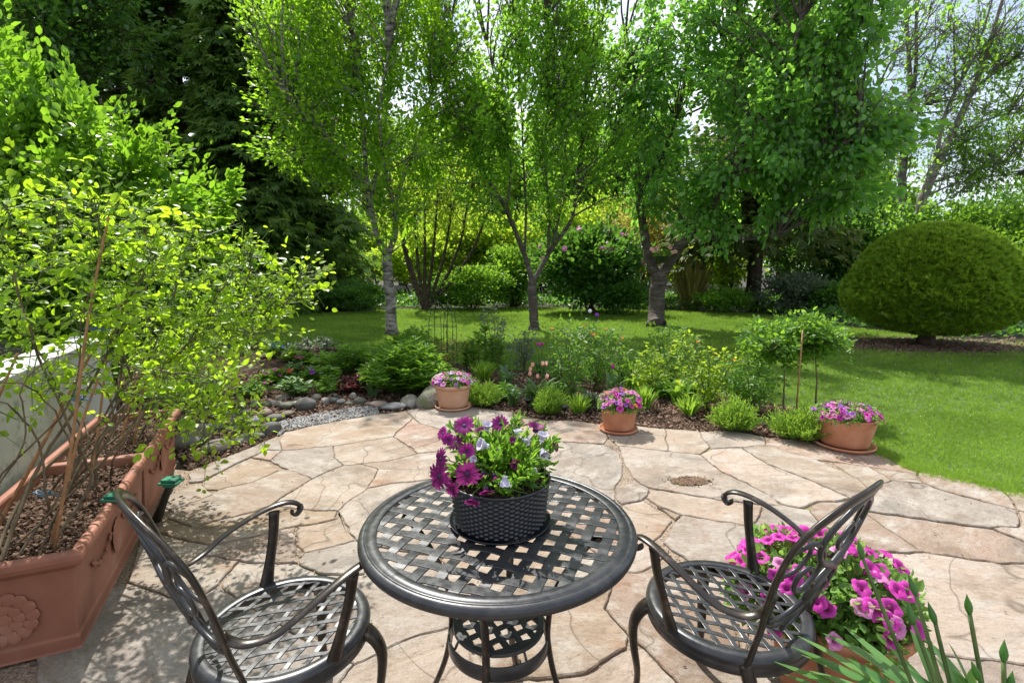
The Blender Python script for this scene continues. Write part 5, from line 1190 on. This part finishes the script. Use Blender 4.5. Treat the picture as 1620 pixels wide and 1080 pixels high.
# wire plant supports
def wire_support(label, px, py, h, r):
    q = G(px, py); mb = MB()
    for k in range(4):
        a = 6.28 * k / 4 + .5; mb.tube([(r * math.cos(a), r * math.sin(a), 0), (r * math.cos(a) * .95, r * math.sin(a) * .95, h * .7), (r * math.cos(a) * .6, r * math.sin(a) * .6, h * .93), (0, 0, h)], .0045, 5)
    for z, k in ((h * .3, 1), (h * .66, .96)): mb.tube([(r * k * math.cos(a), r * k * math.sin(a), z) for a in np.linspace(0, 6.283, 20)], .004, 5)
    o = mb.build('plant_support', M['wire'], loc=q); tag(o, label, 'plant support', 'wire plant supports')
wire_support('taller green wire plant support in the bed behind the pale petunia pot', 694, 590, .98, .13)
wire_support('narrow green wire plant support, right one of the two', 713, 582, .90, .10)
for px, py, top, lb, mt in [(932, 530, 492, 'small white ball on a thin stake in the lawn', 'stone_white'), (943, 532, 498, 'small mauve ball on a thin stake next to the white one', 'p_violet')]:
    q = G(px, py + 22); v = P(px, top, q.y) - q; t = thing('garden_ball', lb, 'garden ornament', q); mb = MB(); mb.tube([(0, 0, 0), v], .005, 6); mb.build('stake', M['black_metal'], t); mb = MB(); r_ = .036
    mb.lathe([(r_ * math.cos(a), v.z + r_ * math.sin(a)) for a in np.linspace(-1.57, 1.57, 9)], 14); mb.build('ball', M[mt], t, rnd=.5)
for px, py, lb in [(893, 660, 'small black solar light at the patio edge by the bright lavender'), (835, 648, 'black solar light half hidden below the tulip leaves'), (1192, 505, 'small solar light on the soil at the back edge of the lawn'), (1328, 512, 'small solar light near the clipped dome at the lawn edge')]:
    q = G(px, py); t = thing('solar_light', lb, 'garden light', q); mb = MB(); mb.tube([(0, 0, 0), (0, 0, .07)], .008, 8); mb.build('stake', M['black_metal'], t); mb = MB(); mb.lathe([(.0, .065), (.02, .07), (.03, .10), (.045, .104), (.045, .112), (0, .122)], 20); mb.build('lamp_head', M['black_metal'], t)

# low undergrowth beyond the lawn
n_ = 42000; ux = rng.uniform(-11, 17, n_); uy = 10 + 14 * rng.random(n_); ok = ~inpoly(ux, uy, lawn_poly); ux = ux[ok]; uy = uy[ok]; n_ = len(ux); uh = .05 + .28 * rng.random(n_) * (.5 + .5 * np.sin(ux * 2.1 + np.sin(uy * 3)) ** 2)
o = scatter('undergrowth', T_LEAF, np.stack([ux, uy, uh], 1), unit(n_) + np.array([0, -.3, .2]), up_n(n_, .5), .08 + .09 * rng.random(n_), M['leaf_dark'], rng.random(n_)); tag(o, 'low dark undergrowth covering the soil beyond the back edge of the lawn', 'undergrowth', kind='stuff')

# fallen petals, dry leaves and crumbs lying about on the slabs
N = 700; q = in_poly_pts([(-2.3, .9), (3.6, .9), (3.6, 3.2), (2, 4.2), (0, 5.0), (-2.3, 3.4)], N); q[:, 2] = .006
o = scatter('patio_litter', T_CHIP, q, flat_ax(N), up_n(N, .3), .003 + .010 * rng.random(N) ** 2, M['bark_chip'], rng.random(N)); tag(o, 'tiny dry leaf crumbs scattered on top of the flagstones', 'litter', kind='stuff')

# ================================================================ TREES
def V3(px, py, Y, dy=0): p = P(px, py, Y); return Vector((p.x, p.y + dy, p.z))
def BL(px, py, Y, rx, ry, rz, n_): return (tuple(P(px, py, Y)), (S(rx, Y), ry, S(rz, Y)), n_)
Yb = G(620, 528).y
tree('birch_tree', 'birch like tree with white lower trunk forking into two tall limbs, bright green crown', 'tree', [
    ([G(621, 529), V3(617, 470, Yb), V3(613, 425, Yb), V3(612, 402, Yb)], .118, .09),
    ([V3(612, 405, Yb), V3(596, 370, Yb), V3(583, 310, Yb - .1), V3(577, 240, Yb - .2), V3(572, 150, Yb - .2), V3(560, 60, Yb - .3), V3(550, -40, Yb - .3)], .072, .015),
    ([V3(612, 405, Yb), V3(626, 370, Yb), V3(624, 330, Yb + .1), V3(640, 275, Yb + .2), V3(668, 200, Yb + .3), V3(690, 120, Yb + .2), V3(715, 30, Yb + .3), V3(730, -50, Yb + .3)], .064, .014),
    ([V3(581, 300, Yb), V3(545, 250, Yb - .5), V3(500, 200, Yb - .9), V3(450, 150, Yb - 1.2)], .04, .01),
    ([V3(583, 330, Yb), V3(600, 250, Yb + .5), V3(615, 150, Yb + .8), V3(630, 40, Yb + 1)], .05, .012),
    ([V3(625, 330, Yb), V3(610, 270, Yb - .3), V3(600, 180, Yb - .6), V3(615, 80, Yb - .8)], .045, .012)],
    [BL(480, 110, Yb - .6, 85, 1.1, 120, 40), BL(580, 60, Yb, 110, 1.6, 110, 60), BL(690, 90, Yb + .2, 80, 1.3, 120, 42), BL(560, 190, Yb, 120, 1.4, 60, 42), BL(670, 230, Yb, 70, 1.0, 60, 18), BL(500, 230, Yb - .5, 60, 1, 55, 20), BL(600, -70, Yb, 150, 1.6, 80, 36), BL(545, 300, Yb, 40, .6, 30, 6), BL(640, 330, Yb, 50, .8, 30, 7), BL(730, 170, Yb + .3, 45, .8, 90, 12), BL(430, 60, Yb - .6, 40, .8, 60, 8)],
    M['bark_birch'], M['leaf_birch'], .098, 115, .42)
Yc = G(845, 521).y
tree('plum_tree', 'dark barked tree forking low into a wide V, in the middle of the lawn', 'tree', [
    ([G(845, 521), V3(844, 490, Yc), V3(842, 455, Yc), V3(843, 440, Yc)], .11, .095),
    ([V3(842, 445, Yc), V3(832, 410, Yc), V3(815, 365, Yc - .2), V3(798, 325, Yc - .3), V3(775, 290, Yc - .4), V3(762, 262, Yc - .5), V3(735, 200, Yc - .6), V3(715, 130, Yc - .6)], .066, .013),
    ([V3(846, 442, Yc), V3(866, 405, Yc + .1), V3(882, 380, Yc + .1), V3(903, 350, Yc + .2), V3(910, 310, Yc + .2), V3(915, 250, Yc + .3), V3(925, 170, Yc + .3), V3(935, 80, Yc + .3)], .058, .013),
    ([V3(830, 400, Yc), V3(832, 330, Yc), V3(828, 250, Yc + .2), V3(822, 130, Yc + .2), V3(812, 20, Yc + .2)], .035, .01),
    ([V3(867, 400, Yc), V3(868, 330, Yc), V3(862, 230, Yc - .2), V3(870, 120, Yc - .2), V3(865, 10, Yc - .2)], .035, .01),
    ([V3(872, 392, Yc), V3(885, 340, Yc), V3(892, 260, Yc + .3), V3(900, 150, Yc + .3)], .03, .01),
    ([V3(800, 330, Yc - .3), V3(808, 270, Yc - .3), V3(795, 180, Yc - .3), V3(770, 70, Yc - .4)], .032, .01),
    ([V3(780, 300, Yc - .4), V3(752, 290, Yc - .6), V3(725, 292, Yc - .8)], .022, .008)],
    [BL(780, 200, Yc - .4, 60, 1.1, 90, 34), BL(870, 190, Yc, 80, 1.3, 110, 48), BL(930, 120, Yc, 60, 1.1, 110, 34), BL(820, 80, Yc, 60, 1.1, 60, 16), BL(760, 330, Yc - .5, 50, .8, 40, 9), BL(860, 320, Yc, 70, .8, 40, 12), BL(900, 20, Yc, 60, 1.1, 60, 14), BL(850, -80, Yc, 110, 1.4, 70, 26), BL(740, 230, Yc - .5, 40, .8, 70, 12), BL(960, 260, Yc, 50, .9, 60, 12), BL(800, 20, Yc, 50, .8, 60, 8)],
    M['bark_cherry'], M['leaf_plum'], .100, 104, .38)
Yd = G(1038, 514).y
tree('cherry_tree', 'broad cherry tree with thick grey trunk and large drooping leaves, right of the middle', 'tree', [
    ([G(1038, 516), V3(1038, 490, Yd), V3(1041, 455, Yd), V3(1043, 425, Yd)], .20, .19),
    ([V3(1036, 432, Yd), V3(1026, 400, Yd), V3(1018, 360, Yd), V3(1010, 310, Yd), V3(1007, 250, Yd), V3(1000, 170, Yd), V3(990, 60, Yd)], .13, .03),
    ([V3(1050, 430, Yd), V3(1070, 395, Yd - .2), V3(1100, 362, Yd - .5), V3(1130, 320, Yd - .9), V3(1175, 250, Yd - 1.5), V3(1225, 190, Yd - 2), V3(1290, 120, Yd - 2.6), V3(1365, 35, Yd - 3)], .14, .03),
    ([V3(1110, 350, Yd - .6), V3(1150, 290, Yd - .5), V3(1160, 200, Yd - .3), V3(1150, 90, Yd), V3(1140, -20, Yd)], .08, .02),
    ([V3(1165, 270, Yd - 1.4), V3(1220, 265, Yd - 2), V3(1290, 250, Yd - 2.6), V3(1360, 215, Yd - 3)], .05, .012),
    ([V3(1010, 300, Yd), V3(1050, 240, Yd + .3), V3(1080, 150, Yd + .5), V3(1095, 40, Yd + .5)], .06, .02),
    ([V3(1012, 300, Yd), V3(980, 240, Yd - .5), V3(960, 170, Yd - .6)], .04, .012),
    ([V3(1225, 190, Yd - 2), V3(1260, 60, Yd - 2.2), V3(1300, -90, Yd - 2.2)], .06, .02),
    ([V3(1095, 370, Yd - .5), V3(1140, 380, Yd - .9), V3(1190, 378, Yd - 1.3), V3(1230, 372, Yd - 1.6)], .04, .01)],
    [BL(1130, 110, Yd, 135, 2, 115, 64), BL(1255, 160, Yd - 2, 110, 1.5, 115, 50), BL(1010, 160, Yd, 75, 1.4, 130, 50), BL(1190, 270, Yd - 1.4, 150, 1.5, 45, 32), BL(1330, 60, Yd - 2.6, 60, 1, 90, 26), BL(1345, 210, Yd - 2.6, 75, 1.0, 60, 26), BL(1070, 310, Yd - .5, 60, 1, 35, 14), BL(1150, -50, Yd, 190, 2.0, 50, 30), BL(1290, -110, Yd - 1.8, 170, 1.9, 80, 46), BL(1290, 310, Yd - 1.5, 90, 1.1, 30, 12), BL(1140, 350, Yd - 1, 40, .6, 18, 5)],
    M['bark_cherry'], M['leaf_cherry'], .122, 112, .44, up_shoot=-.1, droop=.95, tpl=T_LEAF, upn=.45)
# hanging pot in the fork
q = V3(1047, 405, Yd - .45); t = thing('hanging_pot', 'small dark green pot of pink flowers hung in the fork of the cherry tree', 'potted plant', q); mb = MB(); mb.lathe([(0, -.16), (.12, -.15), (.16, 0), (.165, 0), (.15, -.02), (0, -.03)], 20); mb.build('pot', M['wire'], t)
mb = MB(); mb.tube([(0, 0, .0), (.0, .12, .28), (0, .30, .5)], .006, 5); mb.build('hanger', M['black_metal'], t); n_ = 160
scatter('foliage', T_LEAF, unit(n_) * np.array([.2, .18, .1]) + np.array([0, 0, .06]), unit(n_), up_n(n_), .07 * np.ones(n_), M['leaf_mid'], rng.random(n_), t)
for k in range(9): place('flower', petunia_mesh('pink_blossom', M['p_salmon'], .045, seed=k), t, (random.choice((-.2, .2)) + random.uniform(-.08, .08), -.1 + random.uniform(-.08, .05), .12 + random.uniform(-.05, .08)), (0, -1, .4))
# multi stemmed shrub, nearly bare
Ye = 16.6; q = P(672, 482, Ye); q.z = 0
lim = []
for (x, y) in [(640, 380), (655, 330), (672, 330), (690, 340), (715, 330), (745, 300), (770, 340), (630, 340)]:
    lim.append(([q, V3(672 + (x - 672) * .35, 455, Ye), V3(672 + (x - 672) * .75, 400 + (y - 340) * .3, Ye), V3(x, y, Ye), V3(x + (x - 672) * .35, y - 60, Ye)], .075, .015))
tree('multistem_shrub', 'many stemmed shrub with dark bare branches fanning out behind the birch', 'shrub', lim, [BL(700, 300, Ye, 80, 1.3, 50, 34), BL(650, 310, Ye, 40, 1, 50, 14)], M['wood_dark'], M['leaf_bright'], .10, 80, .5, extra_twigs=3)
# sparse tall trees, upper right
Yf = 20
tree('sparse_tree', 'tall airy tree with upright grey limbs against the sky at the upper right', 'tree', [
    ([P(1428, 470, Yf), V3(1428, 330, Yf), V3(1428, 270, Yf), V3(1432, 235, Yf)], .16, .13),
    ([V3(1432, 240, Yf), V3(1440, 160, Yf), V3(1436, 60, Yf), V3(1425, -60, Yf)], .12, .04), ([V3(1432, 240, Yf), V3(1448, 120, Yf), V3(1450, 20, Yf), V3(1460, -80, Yf)], .09, .03),
    ([V3(1430, 245, Yf), V3(1408, 200, Yf), V3(1392, 150, Yf), V3(1385, 80, Yf)], .09, .02), ([V3(1445, 160, Yf), V3(1480, 80, Yf), V3(1510, 10, Yf), V3(1520, -50, Yf)], .05, .015),
    ([V3(1440, 200, Yf), V3(1480, 140, Yf), V3(1530, 100, Yf)], .04, .01)],
    [BL(1440, 60, Yf, 90, 2, 110, 46), BL(1420, 200, Yf, 60, 1.5, 60, 16), BL(1500, 160, Yf, 60, 1.5, 60, 14)], M['wood_grey'], M['leaf_plum'], .13, 34, .75, extra_twigs=6, twig_r=.016)
Yg = 18.5
tree('leaning_tree', 'slanting grey tree leaning right, airy foliage against the sky at the right edge', 'tree', [
    ([P(1452, 480, Yg), V3(1455, 340, Yg), V3(1470, 290, Yg), V3(1500, 225, Yg)], .17, .14),
    ([V3(1500, 225, Yg), V3(1535, 150, Yg), V3(1560, 90, Yg), V3(1580, 20, Yg), V3(1600, -60, Yg)], .12, .03), ([V3(1480, 265, Yg), V3(1495, 180, Yg), V3(1540, 90, Yg), V3(1570, 0, Yg)], .07, .02),
    ([V3(1530, 160, Yg), V3(1580, 110, Yg), V3(1640, 90, Yg)], .05, .015), ([V3(1470, 290, Yg), V3(1540, 270, Yg), V3(1600, 255, Yg), V3(1660, 240, Yg)], .05, .012), ([V3(1490, 240, Yg), V3(1560, 190, Yg), V3(1640, 175, Yg)], .05, .012), ([V3(1465, 310, Yg), V3(1530, 285, Yg), V3(1620, 275, Yg)], .04, .012)],
    [BL(1560, 80, Yg, 90, 2, 100, 58), BL(1590, 200, Yg, 90, 2, 70, 50), BL(1530, 260, Yg, 80, 1.5, 45, 28), BL(1600, 280, Yg, 60, 1.5, 30, 16)], M['wood_grey'], M['leaf_plum'], .125, 52, .62, extra_twigs=6, twig_r=.016)
Yp = 24
tree('purple_tree', 'purple leaved tree peeping out behind the right side of the cherry', 'tree', [([P(1375, 480, Yp), V3(1378, 300, Yp), V3(1380, 200, Yp)], .14, .03)], [BL(1378, 215, Yp, 38, 1.2, 40, 26), BL(1350, 240, Yp, 22, 1, 20, 9)], M['wood_dark'], M['leaf_purple'], .15, 110, .6)

# conifers, left
def conifer(label, px, Y, r, H, n_, leaf, name='thuja_tree', base_z=.15, size=.34, grp='tall conifers on the left', drp=.5, tip=.25, layers=None):
    q = P(px, 480, Y); q.z = 0; t = thing(name, label, 'tree', q, 0, grp); mb = MB(); mb.tube([(0, 0, -.1), (.05, 0, H * .5), (0, 0, H)], [.24, .16, .03], 10)
    nb = 165 if layers is None else layers
    bz = base_z + (H - base_z) * (np.arange(nb) + rng.random(nb)) / nb; ba = rng.random(nb) * 6.283; pos = []; ax = []; rn = []
    per = n_ // nb
    for z, a in zip(bz, ba):
        f = (z - base_z) / (H - base_z); rr = r * (tip + (1 - tip) * (1 - f) ** .75) * (.75 + .4 * rng.random()); d = np.array([math.cos(a), math.sin(a), 0])
        e = d * rr + np.array([0, 0, z - rr * .15]); s0 = np.array([0, 0, min(H, z + .1)]); m_ = (s0 + e) / 2 + np.array([0, 0, .12 * rr]); mb.tube([s0, m_, e], [.035, .022, .008], 4, cap=False)
        u = rng.random(per) ** .55; side = np.array([-d[1], d[0], 0]); c = s0 + (e - s0) * u[:, None]; wv = rng.normal(size=per) * .22 * rr * (.4 + .6 * u)
        p_ = c + side * wv[:, None] + np.stack([np.zeros(per), np.zeros(per), rng.normal(size=per) * .10 * rr - .10 * rr * np.abs(wv)], 1); pos.append(p_)
        a_ = d[None] * .8 + side[None] * (wv / rr * 2)[:, None] + rng.normal(size=(per, 3)) * .3; a_[:, 2] -= drp; ax.append(a_); rn.append(np.clip(rng.normal(.45, .2, per) + (rng.random() - .5) * .4, 0, 1))
    pos = np.concatenate(pos); ax = np.concatenate(ax); rn = np.concatenate(rn); N = len(pos); pos[:, 2] = np.maximum(pos[:, 2], .15)
    nn = rng.normal(size=(N, 3)) * .5 + np.array([0, 0, .8]); out = pos.copy(); out[:, 2] = 0; nn += out / max(r, 1e-3) * .8
    mb.build('trunk', M['wood_dark'], t); scatter('crown', T_SPRAY, pos, ax, nn, size * (.6 + .7 * rng.random(N)), leaf, rn, t); return t
conifer('huge dark conifer furthest left, behind the hazel', 205, 17.5, 2.3, 13, 13500, M['leaf_thuja'])
conifer('dark conifer second from the left with drooping flat sprays', 310, 16.6, 1.9, 12.5, 13500, M['leaf_thuja'])
conifer('dark conifer nearest the lawn, in front of the row', 405, 15.8, 1.9, 11.5, 13500, M['leaf_thuja'])
conifer('dark conifer at the right end of the row behind the birch', 500, 17.2, 1.9, 12, 13500, M['leaf_thuja'])
conifer('slim conifer standing far behind at the upper left', 90, 19, 2.2, 12, 6000, M['leaf_thuja'])
q = conifer('old spruce with a thick dark trunk and layered drooping branches, right of the cherry', 1190, 16.8, 2.6, 9, 7500, M['leaf_spruce'], 'spruce_tree', 2.1, .36, None, .35, .3, 60)

# hazel at left and broadleaf above it
Yh = 5.6; hb = Vector((-4.75, 5.9, 0)); Lh = []
for k, (dx, dy, z) in enumerate([(-1.3, .3, 3.4), (-.6, -.4, 3.6), (.1, .3, 3.3), (.7, -.1, 2.6), (1.0, .4, 2.1), (-.2, -.8, 2.9), (.5, -.7, 2.2), (-1.6, -.3, 2.8)]):
    Lh.append(([hb + Vector((dx * .05, dy * .05, 0)), hb + Vector((dx * .35, dy * .35, z * .4)), hb + Vector((dx * .8, dy * .8, z * .75)), hb + Vector((dx, dy, z))], .045, .01))
tree('hazel_shrub', 'large leafy hazel shrub filling the upper left corner beyond the wall', 'shrub', Lh, [((-5.2, 5.8, 2.3), (1.5, 1.2, 1.2), 110), ((-4.1, 5.6, 1.75), (1.0, .9, .95), 62), ((-5.9, 5.6, 3.1), (.9, .9, .7), 36), ((-4.8, 5.7, .9), (1.5, 1, .6), 46), ((-3.65, 5.5, 1.3), (.5, .7, .5), 14)], M['wood_dark'], M['leaf_hazel'], .078, 250, .28, tpl=T_LEAF, droop=.2, twig_r=.006, p_shell=.45, up_shoot=.1)
q = P(90, 480, 13); q.z = 0
tree('broadleaf_tree', 'dark green broadleaf tree showing above the hazel at the top left', 'tree', [([q, q + Vector((0, 0, 3)), q + Vector((.3, 0, 8))], .2, .05)], [BL(100, 40, 13, 110, 2, 90, 60), BL(30, 120, 13, 70, 1.6, 90, 34), BL(80, -80, 13, 150, 2, 60, 25), BL(60, 330, 13, 80, 1.5, 80, 26)], M['wood_dark'], M['leaf_dark'], .15, 120, .55)

# clipped dome
tp = thing('clipped_yew', 'large clipped dome shaped yew on a short trunk standing on the lawn at the right', 'topiary', TC)
mb = MB(); mb.tube([(0, 0, -.02), (.02, 0, .15), (0, 0, .5)], [.17, .13, .15], 12)
mb.tube([(0, 0, .3), (.5, .1, .7), (.9, .1, 1.0)], [.09, .06, .03], 8); mb.tube([(0, 0, .3), (-.5, -.1, .7), (-.9, 0, 1.0)], [.09, .06, .03], 8); mb.build('trunk', M['wood_dark'], tp)
N = 84000; d = unit(N); d[:, 2] = d[:, 2]; low = d[:, 2] < 0
RX, RY, ZT, ZB, ZM = 1.37, 1.34, 2.14, .25, .90
hz_ = np.where(low, ZM - ZB, ZT - ZM); rho = np.where(low, 1.0, (1 - .05 * np.sin(np.clip(d[:, 2], 0, 1) * math.pi)))
lump = 1 + .018 * np.sin(d[:, 0] * 9 + 2) * np.sin(d[:, 2] * 11) + .014 * np.sin(d[:, 1] * 17 + d[:, 0] * 13)
bmp = np.sin(d[:, 0] * 23 + 3 * np.sin(d[:, 2] * 19)) * np.sin(d[:, 2] * 27 + 2 * np.sin(d[:, 1] * 21)); dep = 1 - .13 * rng.random(N) ** 1.6 - .035 * (bmp < -.3)
pos = np.stack([d[:, 0] * RX * rho, d[:, 1] * RY * rho, ZM + d[:, 2] * hz_], 1) * np.stack([dep * lump * (1 + .02 * np.sin(d[:, 0] * 4 + 1)), dep * lump, np.ones(N)], 1)
pos[:, 2] = ZM + (pos[:, 2] - ZM) * dep
ax = d + rng.normal(size=(N, 3)) * .45; ax[:, 2] += .25
scatter('crown', T_SPRAY, pos, ax, unit(N) * .8 + d * .4, .082 * (.6 + .8 * rng.random(N)), M['leaf_yew'], np.clip(rng.normal(.5, .25, N), 0, 1), tp)
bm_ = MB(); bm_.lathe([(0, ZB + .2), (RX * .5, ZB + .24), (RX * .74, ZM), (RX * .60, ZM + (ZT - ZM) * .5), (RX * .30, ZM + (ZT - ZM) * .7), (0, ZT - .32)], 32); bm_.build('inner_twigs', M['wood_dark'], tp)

# shrubs at the back of the lawn
def gb(px, Y): q = P(px, 480, Y); q.z = 0; return q
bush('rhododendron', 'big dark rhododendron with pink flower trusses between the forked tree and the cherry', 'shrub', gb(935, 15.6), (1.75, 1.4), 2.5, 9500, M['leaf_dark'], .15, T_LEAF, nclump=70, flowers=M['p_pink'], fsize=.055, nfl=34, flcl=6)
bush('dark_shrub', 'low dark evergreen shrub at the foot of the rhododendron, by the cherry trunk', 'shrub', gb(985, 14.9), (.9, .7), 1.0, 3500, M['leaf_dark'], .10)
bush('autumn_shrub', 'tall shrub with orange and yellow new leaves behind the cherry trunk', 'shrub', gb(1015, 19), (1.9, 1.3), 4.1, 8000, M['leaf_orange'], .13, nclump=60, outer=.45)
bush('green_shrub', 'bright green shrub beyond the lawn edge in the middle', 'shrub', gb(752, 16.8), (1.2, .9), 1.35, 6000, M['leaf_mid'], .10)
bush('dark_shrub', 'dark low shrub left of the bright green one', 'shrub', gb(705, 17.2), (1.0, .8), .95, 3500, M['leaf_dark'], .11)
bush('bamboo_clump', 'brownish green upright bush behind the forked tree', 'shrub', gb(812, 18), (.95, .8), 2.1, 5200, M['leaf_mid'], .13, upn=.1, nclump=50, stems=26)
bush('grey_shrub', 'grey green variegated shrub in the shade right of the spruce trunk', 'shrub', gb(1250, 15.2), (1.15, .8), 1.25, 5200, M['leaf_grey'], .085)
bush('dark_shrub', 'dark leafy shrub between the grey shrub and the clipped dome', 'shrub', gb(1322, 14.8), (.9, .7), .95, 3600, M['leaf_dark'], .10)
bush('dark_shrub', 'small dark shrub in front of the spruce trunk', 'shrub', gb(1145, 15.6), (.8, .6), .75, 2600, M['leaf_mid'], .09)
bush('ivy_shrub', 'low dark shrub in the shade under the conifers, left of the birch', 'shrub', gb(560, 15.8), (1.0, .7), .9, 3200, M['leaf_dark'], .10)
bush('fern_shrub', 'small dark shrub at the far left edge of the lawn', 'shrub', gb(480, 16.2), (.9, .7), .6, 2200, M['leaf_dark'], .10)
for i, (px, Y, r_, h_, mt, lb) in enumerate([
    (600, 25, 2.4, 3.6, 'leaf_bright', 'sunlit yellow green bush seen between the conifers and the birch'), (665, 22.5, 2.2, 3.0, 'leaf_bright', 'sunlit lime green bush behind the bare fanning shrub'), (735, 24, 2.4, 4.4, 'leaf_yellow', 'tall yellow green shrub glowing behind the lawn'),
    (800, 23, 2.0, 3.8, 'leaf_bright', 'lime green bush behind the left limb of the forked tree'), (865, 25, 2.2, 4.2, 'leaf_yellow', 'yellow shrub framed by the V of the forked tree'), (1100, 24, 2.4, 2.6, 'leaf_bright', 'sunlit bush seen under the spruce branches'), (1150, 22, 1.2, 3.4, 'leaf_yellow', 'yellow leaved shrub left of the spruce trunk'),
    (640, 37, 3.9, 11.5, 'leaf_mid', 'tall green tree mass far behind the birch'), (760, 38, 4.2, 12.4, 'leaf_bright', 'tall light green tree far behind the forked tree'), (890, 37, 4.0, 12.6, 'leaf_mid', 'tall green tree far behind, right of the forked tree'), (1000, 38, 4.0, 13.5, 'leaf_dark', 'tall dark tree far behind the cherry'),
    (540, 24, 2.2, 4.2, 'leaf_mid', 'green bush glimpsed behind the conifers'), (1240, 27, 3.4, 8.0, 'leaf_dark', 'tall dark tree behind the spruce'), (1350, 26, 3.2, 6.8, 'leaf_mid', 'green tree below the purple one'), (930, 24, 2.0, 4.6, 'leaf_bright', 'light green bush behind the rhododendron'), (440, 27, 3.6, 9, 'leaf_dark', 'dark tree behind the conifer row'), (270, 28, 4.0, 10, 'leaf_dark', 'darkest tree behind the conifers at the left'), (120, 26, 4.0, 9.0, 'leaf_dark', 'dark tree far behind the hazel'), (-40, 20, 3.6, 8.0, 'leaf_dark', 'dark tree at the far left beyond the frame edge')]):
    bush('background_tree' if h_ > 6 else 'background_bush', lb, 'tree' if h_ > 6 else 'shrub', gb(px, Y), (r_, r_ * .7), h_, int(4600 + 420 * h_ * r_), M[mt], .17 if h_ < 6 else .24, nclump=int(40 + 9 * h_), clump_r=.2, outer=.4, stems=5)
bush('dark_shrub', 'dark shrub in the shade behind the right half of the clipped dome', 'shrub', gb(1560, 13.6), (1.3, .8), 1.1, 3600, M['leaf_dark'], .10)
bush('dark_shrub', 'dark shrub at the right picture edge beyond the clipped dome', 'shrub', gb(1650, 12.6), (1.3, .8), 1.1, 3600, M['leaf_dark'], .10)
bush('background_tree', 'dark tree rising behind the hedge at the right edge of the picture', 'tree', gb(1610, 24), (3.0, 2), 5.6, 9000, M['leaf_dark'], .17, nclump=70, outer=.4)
for (x, y, r_, h_, lb) in [(-11.5, 9.5, 2.6, 5.5, 'dark tree closing the garden beyond the hazel at the far left'), (-9.5, 4.5, 2.2, 3.6, 'dark bush beyond the white wall at the far left')]:
    bush('background_tree', lb, 'tree', Vector((x, y, 0)), (r_, r_ * .8), h_, 7000, M['leaf_dark'], .16, nclump=60, clump_r=.22, outer=.42)
# hedge mass on the right
for i, (px, Y, r_, h_, mt, lb) in enumerate([
    (1290, 18.5, 1.9, 4.2, 'leaf_dark', 'dark hedge tree right of the spruce'), (1370, 17.6, 1.9, 3.7, 'leaf_dark', 'dark green hedge section left of the clipped dome'), (1450, 17.2, 2.0, 3.5, 'leaf_mid', 'hedge section directly behind the clipped dome'),
    (1545, 16.6, 2.0, 3.4, 'leaf_mid', 'hedge section rising behind the right shoulder of the clipped dome'), (1640, 15.6, 2.0, 3.5, 'leaf_mid', 'hedge section at the right edge of the picture'), (1740, 14.4, 1.9, 3.6, 'leaf_mid', 'last hedge section beyond the right edge')]):
    bush('hedge_bush', lb, 'hedge', gb(px, Y), (r_, 1.3), h_, 11000, M[mt], .125, T_LEAF, 'hedge bushes closing the garden on the right', nclump=80, clump_r=.22, outer=.45, bottom=0)
tuft('reed_clump', 'straw coloured reeds growing beyond the lawn, right of the cherry trunk', 'reeds', gb(1092, 17), .7, 1.9, 420, M['leaf_reed'], .03)
# far pale house behind the trees
hs = thing('distant_house', 'pale bluish house glimpsed far away through the trees', 'house', (8.6, 40, 0)); mb = MB(); mb.box((0, 0, 2.6), (9, 7, 5.2)); mb.build('wall', M['house_wall'], hs, smooth=False)
mb = MB(); mb.add([(-5, -4, 5.15), (5, -4, 5.15), (5, 4, 5.15), (-5, 4, 5.15), (-5, 0, 7.4), (5, 0, 7.4)], [(0, 1, 5, 4), (3, 4, 5, 2), (0, 4, 3), (1, 2, 5)]); mb.build('roof', M['slate_roof'], hs, smooth=False)
for x in (-3, 0, 3):
    for z in (1.5, 3.9):
        mb = MB(); mb.box((x, -3.52, z), (1.5, .08, 1.5)); wn = mb.build('window', M['frame_white'], hs, smooth=False); mb = MB(); mb.box((x, -3.575, z), (1.3, .03, 1.3)); mb.build('pane', M['glass'], wn, smooth=False)

for o in list(sc.objects):
    if o.get('label') and len(o['label'].replace('-', ' ').split()) > 16: print('LONG', o['label'])
